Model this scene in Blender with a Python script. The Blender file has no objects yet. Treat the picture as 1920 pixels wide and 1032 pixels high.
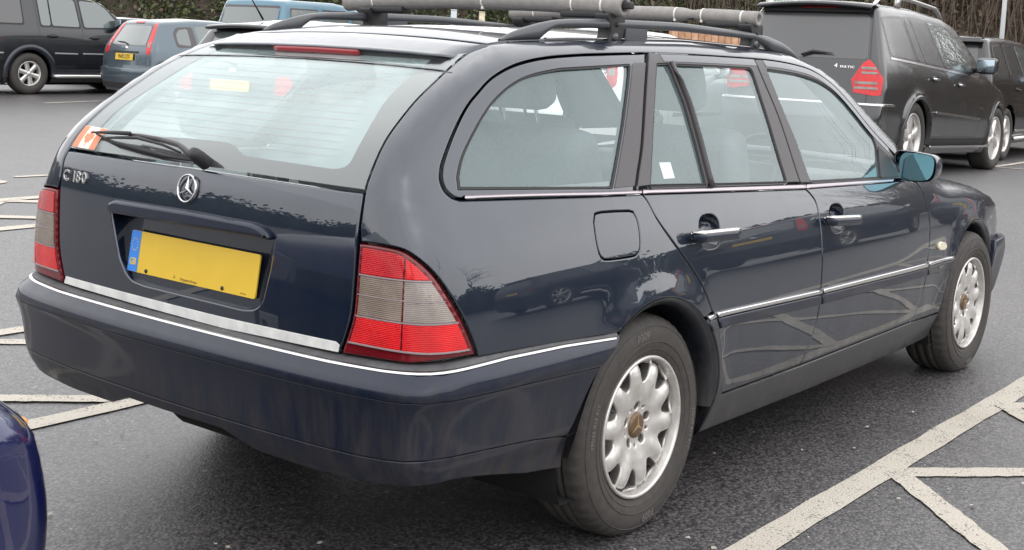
import bpy, bmesh, math, json, random
import numpy as np
from mathutils import Vector, Matrix
from mathutils.geometry import delaunay_2d_cdt
SC=bpy.context.scene; COL=SC.collection
random.seed(7); RNG=np.random.default_rng(11)
# ---------------------------------------------------------------- camera
cam=bpy.data.cameras.new('camera'); camo=bpy.data.objects.new('camera',cam); COL.objects.link(camo)
cpos=Vector((-3.0552,-2.6804,1.3619)); yaw,pitch,roll=0.65724,-0.10905,0.04305
fw=Vector((math.cos(pitch)*math.cos(yaw),math.cos(pitch)*math.sin(yaw),math.sin(pitch)))
r0=Vector((math.sin(yaw),-math.cos(yaw),0)); u0=r0.cross(fw)
rt=r0*math.cos(roll)+u0*math.sin(roll); up=-r0*math.sin(roll)+u0*math.cos(roll)
camo.matrix_world=Matrix(((rt.x,up.x,-fw.x,cpos.x),(rt.y,up.y,-fw.y,cpos.y),(rt.z,up.z,-fw.z,cpos.z),(0,0,0,1)))
cam.sensor_fit='HORIZONTAL'; cam.sensor_width=36; cam.lens=36*2427.3/1920
cam.shift_y=-(516-349.16)/1920; cam.clip_start=.05; cam.clip_end=500
SC.camera=camo
# ---------------------------------------------------------------- overcast daylight
world=bpy.data.worlds.new('World'); SC.world=world; world.use_nodes=True
nt=world.node_tree; nt.nodes.clear()
wo=nt.nodes.new('ShaderNodeOutputWorld'); bg=nt.nodes.new('ShaderNodeBackground')
sky=nt.nodes.new('ShaderNodeTexSky'); sky.sky_type='NISHITA'; sky.sun_disc=False
SUN_EL,SUN_AZ=math.radians(50),math.radians(200)
sky.sun_elevation=SUN_EL; sky.sun_rotation=SUN_AZ; sky.dust_density=4.0; sky.air_density=1.0
hsv=nt.nodes.new('ShaderNodeHueSaturation'); hsv.inputs['Saturation'].default_value=.10
# cloud layer: mostly even grey-white with broad soft mottling
tc=nt.nodes.new('ShaderNodeTexCoord'); nz=nt.nodes.new('ShaderNodeTexNoise'); nz.inputs['Scale'].default_value=1.6; nz.inputs['Detail'].default_value=4
rp=nt.nodes.new('ShaderNodeMapRange'); rp.inputs[1].default_value=.3; rp.inputs[2].default_value=.75; rp.inputs[3].default_value=9.5; rp.inputs[4].default_value=12.5
cmb=nt.nodes.new('ShaderNodeCombineColor')
mx=nt.nodes.new('ShaderNodeMix'); mx.data_type='RGBA'; mx.inputs[0].default_value=.85
vm=nt.nodes.new('ShaderNodeVectorMath'); vm.operation='SCALE'; vm.inputs[0].default_value=(.985,.99,1.0)
nt.links.new(tc.outputs['Generated'],nz.inputs['Vector']); nt.links.new(nz.outputs['Fac'],rp.inputs[0])
nt.links.new(rp.outputs[0],vm.inputs['Scale'])
nt.links.new(sky.outputs[0],hsv.inputs['Color']); nt.links.new(hsv.outputs[0],mx.inputs[6]); nt.links.new(vm.outputs[0],mx.inputs[7])
nt.links.new(mx.outputs[2],bg.inputs['Color']); bg.inputs['Strength'].default_value=.10
nt.links.new(bg.outputs[0],wo.inputs['Surface'])
sl=bpy.data.lights.new('sun','SUN'); sl.energy=.5; sl.angle=math.radians(180); sl.color=(1,.97,.93)
so=bpy.data.objects.new('sun',sl); COL.objects.link(so)
sd=Vector((math.cos(SUN_EL)*math.sin(SUN_AZ),math.cos(SUN_EL)*math.cos(SUN_AZ),math.sin(SUN_EL)))
so.rotation_euler=sd.to_track_quat('Z','Y').to_euler()
vs=SC.view_settings; vs.view_transform='Standard'; vs.look='None'; vs.gamma=1; vs.exposure=.95; vs.use_curve_mapping=False
SC.cycles.use_denoising=True; SC.cycles.denoising_prefilter='ACCURATE'; SC.cycles.use_adaptive_sampling=False; SC.cycles.sample_clamp_indirect=4; SC.cycles.max_bounces=10; SC.cycles.transparent_max_bounces=16; SC.cycles.glossy_bounces=4
# ---------------------------------------------------------------- materials
def nodes(m): m.use_nodes=True; return m.node_tree.nodes,m.node_tree.links,m.node_tree.nodes['Principled BSDF']
def mat(name,col,rough=.5,metal=0.,coat=0.,coat_r=.03,spec=.5,noise=0.,nscale=30.,bump=0.,bscale=200.,dust=0.,dustcol=(.16,.15,.14),alpha=1.,trans=0.,dust_z=(.15,.75),sheen=0.):
    m=bpy.data.materials.new(name); N,L,b=nodes(m)
    b.inputs['Base Color'].default_value=(*col,1); b.inputs['Roughness'].default_value=rough; b.inputs['Metallic'].default_value=metal
    b.inputs['Coat Weight'].default_value=coat; b.inputs['Coat Roughness'].default_value=coat_r; b.inputs['Specular IOR Level'].default_value=spec
    b.inputs['Transmission Weight'].default_value=trans
    geo=None; last=None
    if noise or dust or bump: geo=N.new('ShaderNodeNewGeometry')
    if noise:
        n=N.new('ShaderNodeTexNoise'); n.inputs['Scale'].default_value=nscale; n.inputs['Detail'].default_value=6
        L.new(geo.outputs['Position'],n.inputs['Vector'])
        mr=N.new('ShaderNodeMapRange'); mr.inputs[1].default_value=.3; mr.inputs[2].default_value=.7; mr.inputs[3].default_value=1-noise; mr.inputs[4].default_value=1+noise
        L.new(n.outputs['Fac'],mr.inputs[0])
        v=N.new('ShaderNodeVectorMath'); v.operation='SCALE'; v.inputs[0].default_value=col; L.new(mr.outputs[0],v.inputs['Scale'])
        L.new(v.outputs[0],b.inputs['Base Color']); last=v.outputs[0]
    if dust:
        # road film: heavier low down, in vertical streaks and blotches
        sx=N.new('ShaderNodeSeparateXYZ'); L.new(geo.outputs['Position'],sx.inputs[0])
        mr=N.new('ShaderNodeMapRange'); mr.inputs[1].default_value=dust_z[1]; mr.inputs[2].default_value=dust_z[0]; mr.inputs[3].default_value=.12; mr.inputs[4].default_value=1
        L.new(sx.outputs[2],mr.inputs[0])
        mp=N.new('ShaderNodeVectorMath'); mp.operation='MULTIPLY'; mp.inputs[1].default_value=(1,1,.13); L.new(geo.outputs['Position'],mp.inputs[0])
        n=N.new('ShaderNodeTexNoise'); n.inputs['Scale'].default_value=22; n.inputs['Detail'].default_value=8; n.inputs['Roughness'].default_value=.7
        L.new(mp.outputs[0],n.inputs['Vector'])
        n2=N.new('ShaderNodeMapRange'); n2.inputs[1].default_value=.36; n2.inputs[2].default_value=.72; n2.inputs[3].default_value=.15; n2.inputs[4].default_value=1.75; L.new(n.outputs['Fac'],n2.inputs[0])
        mu=N.new('ShaderNodeMath'); mu.operation='MULTIPLY'; L.new(mr.outputs[0],mu.inputs[0]); L.new(n2.outputs[0],mu.inputs[1])
        m2=N.new('ShaderNodeMath'); m2.operation='MULTIPLY'; m2.inputs[1].default_value=dust; m2.use_clamp=True; L.new(mu.outputs[0],m2.inputs[0])
        mix=N.new('ShaderNodeMix'); mix.data_type='RGBA'; mix.inputs[6].default_value=(*col,1); mix.inputs[7].default_value=(*dustcol,1)
        if last: L.new(last,mix.inputs[6])
        L.new(m2.outputs[0],mix.inputs[0]); L.new(mix.outputs[2],b.inputs['Base Color'])
        for nm,a,c in (('Roughness',rough,.75),('Coat Weight',coat,0.),('Metallic',metal,0.)):
            q=N.new('ShaderNodeMapRange'); q.inputs[3].default_value=a; q.inputs[4].default_value=c; L.new(m2.outputs[0],q.inputs[0]); L.new(q.outputs[0],b.inputs[nm])
    if bump:
        n=N.new('ShaderNodeTexNoise'); n.inputs['Scale'].default_value=bscale; n.inputs['Detail'].default_value=3; L.new(geo.outputs['Position'],n.inputs['Vector'])
        bp=N.new('ShaderNodeBump'); bp.inputs['Strength'].default_value=bump; bp.inputs['Distance'].default_value=.004; L.new(n.outputs['Fac'],bp.inputs['Height']); L.new(bp.outputs[0],b.inputs['Normal'])
    return m
def glass(name,tint,film=.1,filmcol=(.75,.8,.8),ior=1.9,rough=.0):
    """one-sheet window glass: tinted see-through, mirror reflection, diffuse film painting a milky veil"""
    m=bpy.data.materials.new(name); m.use_nodes=True; N=m.node_tree.nodes; L=m.node_tree.links; N.clear()
    o=N.new('ShaderNodeOutputMaterial'); t=N.new('ShaderNodeBsdfTransparent'); t.inputs[0].default_value=(*tint,1)
    g=N.new('ShaderNodeBsdfGlossy'); g.inputs['Roughness'].default_value=rough; g.inputs[0].default_value=(.93,.98,.98,1)
    d=N.new('ShaderNodeBsdfDiffuse'); d.inputs[0].default_value=(*filmcol,1)
    # a pane is one sheet here: keep the same index from either side, or the inside would mirror totally
    f=N.new('ShaderNodeFresnel'); gb=N.new('ShaderNodeNewGeometry'); ib=N.new('ShaderNodeMapRange'); ib.inputs[3].default_value=ior; ib.inputs[4].default_value=1/ior; L.new(gb.outputs['Backfacing'],ib.inputs[0]); L.new(ib.outputs[0],f.inputs[0])
    m1=N.new('ShaderNodeMixShader'); m2=N.new('ShaderNodeMixShader'); m1.inputs[0].default_value=film
    n=N.new('ShaderNodeTexNoise'); n.inputs['Scale'].default_value=3.5; n.inputs['Detail'].default_value=5; ge=N.new('ShaderNodeNewGeometry'); L.new(ge.outputs['Position'],n.inputs['Vector'])
    mr=N.new('ShaderNodeMapRange'); mr.inputs[1].default_value=.3; mr.inputs[2].default_value=.7; mr.inputs[3].default_value=film*.75; mr.inputs[4].default_value=film*1.25; L.new(n.outputs['Fac'],mr.inputs[0]); L.new(mr.outputs[0],m1.inputs[0])
    L.new(t.outputs[0],m1.inputs[1]); L.new(d.outputs[0],m1.inputs[2]); L.new(f.outputs[0],m2.inputs[0]); L.new(m1.outputs[0],m2.inputs[1]); L.new(g.outputs[0],m2.inputs[2]); L.new(m2.outputs[0],o.inputs[0])
    return m
PAINT=mat('paint_dark_blue_grey',(.005,.0125,.029),.36,.3,1.,.015,noise=.06,nscale=900,dust=.45,dustcol=(.060,.053,.048),dust_z=(.14,.72))
PAINT.node_tree.nodes['Principled BSDF'].inputs['Coat IOR'].default_value=1.78; PAINT.node_tree.nodes['Principled BSDF'].inputs['Specular IOR Level'].default_value=.2
LOWP=mat('bumper_paint',(.003,.0095,.028),.42,.2,.6,.10,spec=.25,dust=.70,dustcol=(.062,.052,.046),dust_z=(.24,.64))
SILLP=mat('sill_paint_grimy',(.006,.0105,.021),.42,.2,.6,.15,dust=.75,dustcol=(.085,.076,.070),dust_z=(.1,.6))
TRIM=mat('satin_trim',(.055,.05,.054),.42,noise=.1,nscale=200)
BLACKP=mat('black_plastic',(.018,.018,.02),.55,bump=.1,bscale=700)
RUBBER=mat('seal_rubber',(.012,.012,.013),.6)
CHROME=mat('chrome',(.64,.63,.64),.2,1.,noise=.06,nscale=60)
DULLC=mat('anodised_strip',(.45,.40,.43),.30,.9)
SILVERT=mat('worn_silver_tape',(.74,.74,.72),.55,.15,noise=.12,nscale=25,bump=.3,bscale=60)
MIRRORM=mat('tinted_mirror',(.42,.80,.93),.02,1.)
GLASS=glass('window_glass',(.96,1,1),.10,(.60,.86,.90),1.68)  # pale cyan film paints the milky glare of the sky into the panes
RGLASS=glass('rear_window_glass',(.96,1,1),.01,(.70,.76,.76),1.9)
MIST=glass('misted_glass',(.97,.99,.99),.36,(.72,.83,.84),1.02)
CERAM=mat('ceramic_band',(.030,.022,.026),.35,coat=.6,coat_r=.05)
INTER=mat('interior_cloth',(.66,.69,.68),.85,noise=.1,nscale=60)
LINER=mat('interior_lining',(.84,.86,.85),.8)
SEATM=mat('seat_fabric',(.10,.11,.115),.85,noise=.15,nscale=90)
DARKIN=mat('wheel_house_lining',(.010,.010,.011),.9)
TYREM=mat('tyre_rubber',(.048,.043,.040),.72,noise=.18,nscale=45,bump=.15,bscale=350)
ALLOY=mat('alloy_wheel',(.66,.64,.62),.34,.7,.2,noise=.12,nscale=35,dust=.42,dustcol=(.24,.195,.155),dust_z=(-.5,.58))
CAPM=mat('hub_cap_bronze',(.165,.11,.07),.42,.55,noise=.2,nscale=120)
DISCM=mat('brake_disc',(.10,.085,.075),.5,.7)
def lens(name,col,deep,r=.12,fine=750.):
    m=mat(name,col,r,coat=.55,coat_r=.03,spec=.3); N,L,b=nodes(m)
    ge=N.new('ShaderNodeNewGeometry'); sx=N.new('ShaderNodeSeparateXYZ'); L.new(ge.outputs['Position'],sx.inputs[0])
    w=N.new('ShaderNodeMath'); w.operation='MULTIPLY'; w.inputs[1].default_value=fine*2; L.new(sx.outputs[2],w.inputs[0])
    s=N.new('ShaderNodeMath'); s.operation='SINE'; L.new(w.outputs[0],s.inputs[0])
    n=N.new('ShaderNodeTexNoise'); n.inputs['Scale'].default_value=16; L.new(ge.outputs['Position'],n.inputs['Vector'])
    mr=N.new('ShaderNodeMapRange'); mr.inputs[1].default_value=-1; mr.inputs[2].default_value=1; mr.inputs[3].default_value=0; mr.inputs[4].default_value=.45; L.new(s.outputs[0],mr.inputs[0])
    ad=N.new('ShaderNodeMath'); ad.operation='MULTIPLY_ADD'; ad.inputs[1].default_value=1.3; ad.inputs[2].default_value=-.45; L.new(n.outputs['Fac'],ad.inputs[0])
    a2=N.new('ShaderNodeMath'); a2.use_clamp=True; L.new(mr.outputs[0],a2.inputs[0]); L.new(ad.outputs[0],a2.inputs[1])
    mix=N.new('ShaderNodeMix'); mix.data_type='RGBA'; mix.inputs[6].default_value=(*col,1); mix.inputs[7].default_value=(*deep,1); L.new(a2.outputs[0],mix.inputs[0]); L.new(mix.outputs[2],b.inputs['Base Color'])
    bp=N.new('ShaderNodeBump'); bp.inputs['Strength'].default_value=.25; bp.inputs['Distance'].default_value=.002; L.new(s.outputs[0],bp.inputs['Height']); L.new(bp.outputs[0],b.inputs['Normal'])
    return m
LRED=lens('lens_red',(.78,.010,.014),(.42,.003,.006)); LDRED=lens('lens_dark_red',(.16,.008,.012),(.09,.006,.008),fine=150)
LCLR=lens('lens_smoked_clear',(.37,.32,.295),(.12,.10,.09),fine=700)
LCLR2=lens('lens_smoked_amber',(.29,.23,.185),(.085,.062,.05),fine=700)
LRED2=lens('lens_red_inner',(.62,.009,.014),(.28,.004,.008))  # darker red for the inner part of the top band
LREDF=lens('lens_red_far',(.70,.012,.02),(.40,.005,.01),fine=160)
PLATEY=mat('plate_yellow',(.72,.47,.035),.35,coat=.3,noise=.03,nscale=15)
PLATEB=mat('plate_blue',(.03,.22,.72),.4,coat=.3)
INK=mat('plate_ink',(.02,.02,.02),.5)
GOLD=mat('plate_gold_ink',(.60,.45,.12),.5)
FOAM=mat('grey_foam',(.27,.255,.245),.9,noise=.10,nscale=40,bump=.3,bscale=140)
TIEW=mat('cable_tie_white',(.75,.74,.66),.45)
RAILM=mat('roof_rail_grey',(.070,.074,.082),.42,.3,.2,.2,noise=.06,nscale=300)
ORANGEF=mat('flag_red_orange',(.80,.22,.11),.5); CREAMF=mat('flag_cream',(.82,.74,.60),.5)
WHITEF=mat('print_white',(.72,.76,.76),.5)
BLINK=mat('side_repeater_lens',(.72,.66,.50),.2,coat=.6)
# ---------------------------------------------------------------- car surfaces
PI=np.pi
class Cv:
    """piecewise linear curve, gaussian smoothed: no overshoot, no kinks"""
    def __init__(s,pts,sig=.03,n=1600):
        p=np.array(sorted(pts),float); pad=4*sig+.02
        a,b=p[0,0]-pad,p[-1,0]+pad
        s.x=np.linspace(a,b,n); h=s.x[1]-s.x[0]
        ex=np.concatenate([[a-pad],p[:,0],[b+pad]])
        m0=(p[1,1]-p[0,1])/(p[1,0]-p[0,0]); m1=(p[-1,1]-p[-2,1])/(p[-1,0]-p[-2,0])
        ey=np.concatenate([[p[0,1]-m0*(p[0,0]-a+pad)],p[:,1],[p[-1,1]+m1*(b+pad-p[-1,0])]])
        m=int(np.ceil(3.5*sig/h)); xx=a+h*np.arange(-m,n+m); yy=np.interp(xx,ex,ey)
        k=np.exp(-.5*(np.arange(-m,m+1)*h/sig)**2); s.y=np.convolve(yy,k/k.sum(),'valid')
    def __call__(s,x): return np.interp(x,s.x,s.y)
def smax(a,b,k):
    h=np.maximum(k-np.abs(a-b),0)/k
    return np.maximum(a,b)+h*h*h*k/6
# ---- estate car body, metres; x forward from rear axle, y left, z up
W_=Cv([(.16,.775),(.24,.815),(.34,.842),(.45,.853),(.56,.857),(.68,.853),(.78,.841),(.86,.825),(.925,.803),(.975,.778),(1.32,.640),(1.40,.600)],.025)
DW_=Cv([(-1.2,-.085),(-.95,-.048),(-.6,-.014),(-.2,0),(1.9,0),(2.5,-.014),(3.0,-.045),(3.25,-.085),(3.5,-.16)],.1)
DWU=Cv([(-1.2,-.10),(-.9,-.084),(-.6,-.052),(-.2,-.012),(.4,0),(1.2,0),(1.6,-.006),(2.1,-.015),(2.6,-.03)],.12)
UP=Cv([(.5,0),(.85,0),(1.1,1),(1.5,1)],.05)
XR=Cv([(.2,-.93),(.55,-.953),(.75,-.956),(.90,-.952),(.985,-.940),(1.012,-.925),(1.055,-.899),(1.12,-.838),(1.164,-.778),(1.211,-.708),(1.25,-.645),(1.30,-.545),(1.345,-.44),(1.45,-.2)],.02)
ZT=Cv([(-1,1.345),(-.45,1.388),(0,1.412),(.6,1.425),(1.1,1.415),(1.40,1.394),(1.6,1.330),(1.8,1.212),(2.0,1.094),(2.2,.962),(2.34,.928),(2.6,.903),(2.86,.872),(3.15,.812),(3.30,.765),(3.6,.66)],.04)
XF=Cv([(.2,3.36),(.45,3.40),(.6,3.385),(.75,3.34),(.85,3.25)],.03)
def arch(x,z,cx,r0):
    r=np.hypot(x-cx,z-.31)
    return np.exp(-((r-r0)/.062)**2)*np.clip((z-.25)/.12,0,1)
def F(P):
    x,y,z=P[:,0],np.abs(P[:,1]),P[:,2]
    u=UP(z)
    w=W_(z)+DW_(x)*(1-u)+DWU(x)*u
    w=w+.0125*arch(x,z,0,.355)+.014*arch(x,z,2.69,.355)
    fs=(y-w)*np.where(z>.95,.93,1.)
    fr=(XR(z)+.052*y*y+.10*np.maximum(y-.45,0)**2-x)
    sl=np.clip((z-.98)/.04,0,1); fr=fr*(1-.38*sl)
    ft=(z-(ZT(x)-.105*y*y))
    st=np.clip((x-1.35)/.3,0,1)*np.clip((2.2-x)/.2,0,1); ft=ft*(1-.14*st)
    ff=x-(XF(z)-.11*y*y)
    f=smax(fs,fr,.16-.085*np.clip((z-.95)/.1,0,1))
    f=smax(f,ff,.14)
    f=smax(f,ft,.10)
    fb=.17-z
    return smax(f,fb,.05)
# bumper
WB=Cv([(.24,.800),(.34,.826),(.37,.842),(.40,.850),(.50,.864),(.54,.874),(.56,.883),(.585,.882),(.606,.872),(.618,.858),(.64,.83)],.007)
XB=Cv([(.24,-.935),(.34,-.966),(.37,-.985),(.40,-.995),(.50,-1.005),(.54,-1.014),(.56,-1.023),(.58,-1.019),(.602,-.988),(.612,-.978),(.64,-.945)],.007)
def FB(P):
    x,y,z=P[:,0],np.abs(P[:,1]),P[:,2]
    w=WB(z)+DW_(x)*.85
    fs=y-w
    fr=XB(z)+.062*y*y+.16*np.maximum(y-.45,0)**2-x
    return smax(fs,fr,.15)
OX,OY,OR=-.2,-.3,.6
UC=OX-OR*PI/2-(-OY)      # u at rear centre
def uray(u):
    """u -> ray origin (x,y) and direction (x,y); right side, u from front to rear centre and beyond"""
    u=np.asarray(u,float); flip=u<UC; uu=np.where(flip,2*UC-u,u)
    th=np.clip((OX-uu)/OR,0,PI/2)
    ox=np.where(uu>OX,uu,OX); yr=OY+np.clip(OX-OR*PI/2-uu,0,None)
    oy=np.where(uu<OX-OR*PI/2,yr,OY)
    dx,dy=-np.sin(th),-np.cos(th)
    s=np.where(flip,-1,1)
    return np.stack([ox,oy*s],-1),np.stack([dx,dy*s],-1)
def march(f,o,d,off=0.,t0=1.3,it=60):
    t=np.full(len(o),t0)
    for _ in range(it): t=np.clip(t-(f(o+d*t[:,None])-off)*.85,0,4)
    return o+d*t[:,None]
def surf(f,uz,off=0.):
    uz=np.atleast_2d(np.asarray(uz,float)); o2,d2=uray(uz[:,0])
    o=np.column_stack([o2,uz[:,1]]); d=np.column_stack([d2,np.zeros(len(uz))])
    return march(f,o,d,off)
def grad(f,P,h=.003):
    g=np.stack([f(P+np.eye(3)[i]*h)-f(P-np.eye(3)[i]*h) for i in range(3)],1)
    return g/(np.linalg.norm(g,axis=1,keepdims=True)+1e-9)
def to_uz(P):
    P=np.atleast_2d(P); out=[]
    for x,y,z in P:
        if y>0:
            q=to_uz([[x,-y,z]])[0]; out.append((2*UC-q[0],z)); continue
        if x>=OX: out.append((x,z))
        elif y>OY: out.append((OX-OR*PI/2-(y-OY),z))
        else:
            th=np.arctan2(OX-x,OY-y); out.append((OX-OR*th,z))
    return np.array(out)
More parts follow.
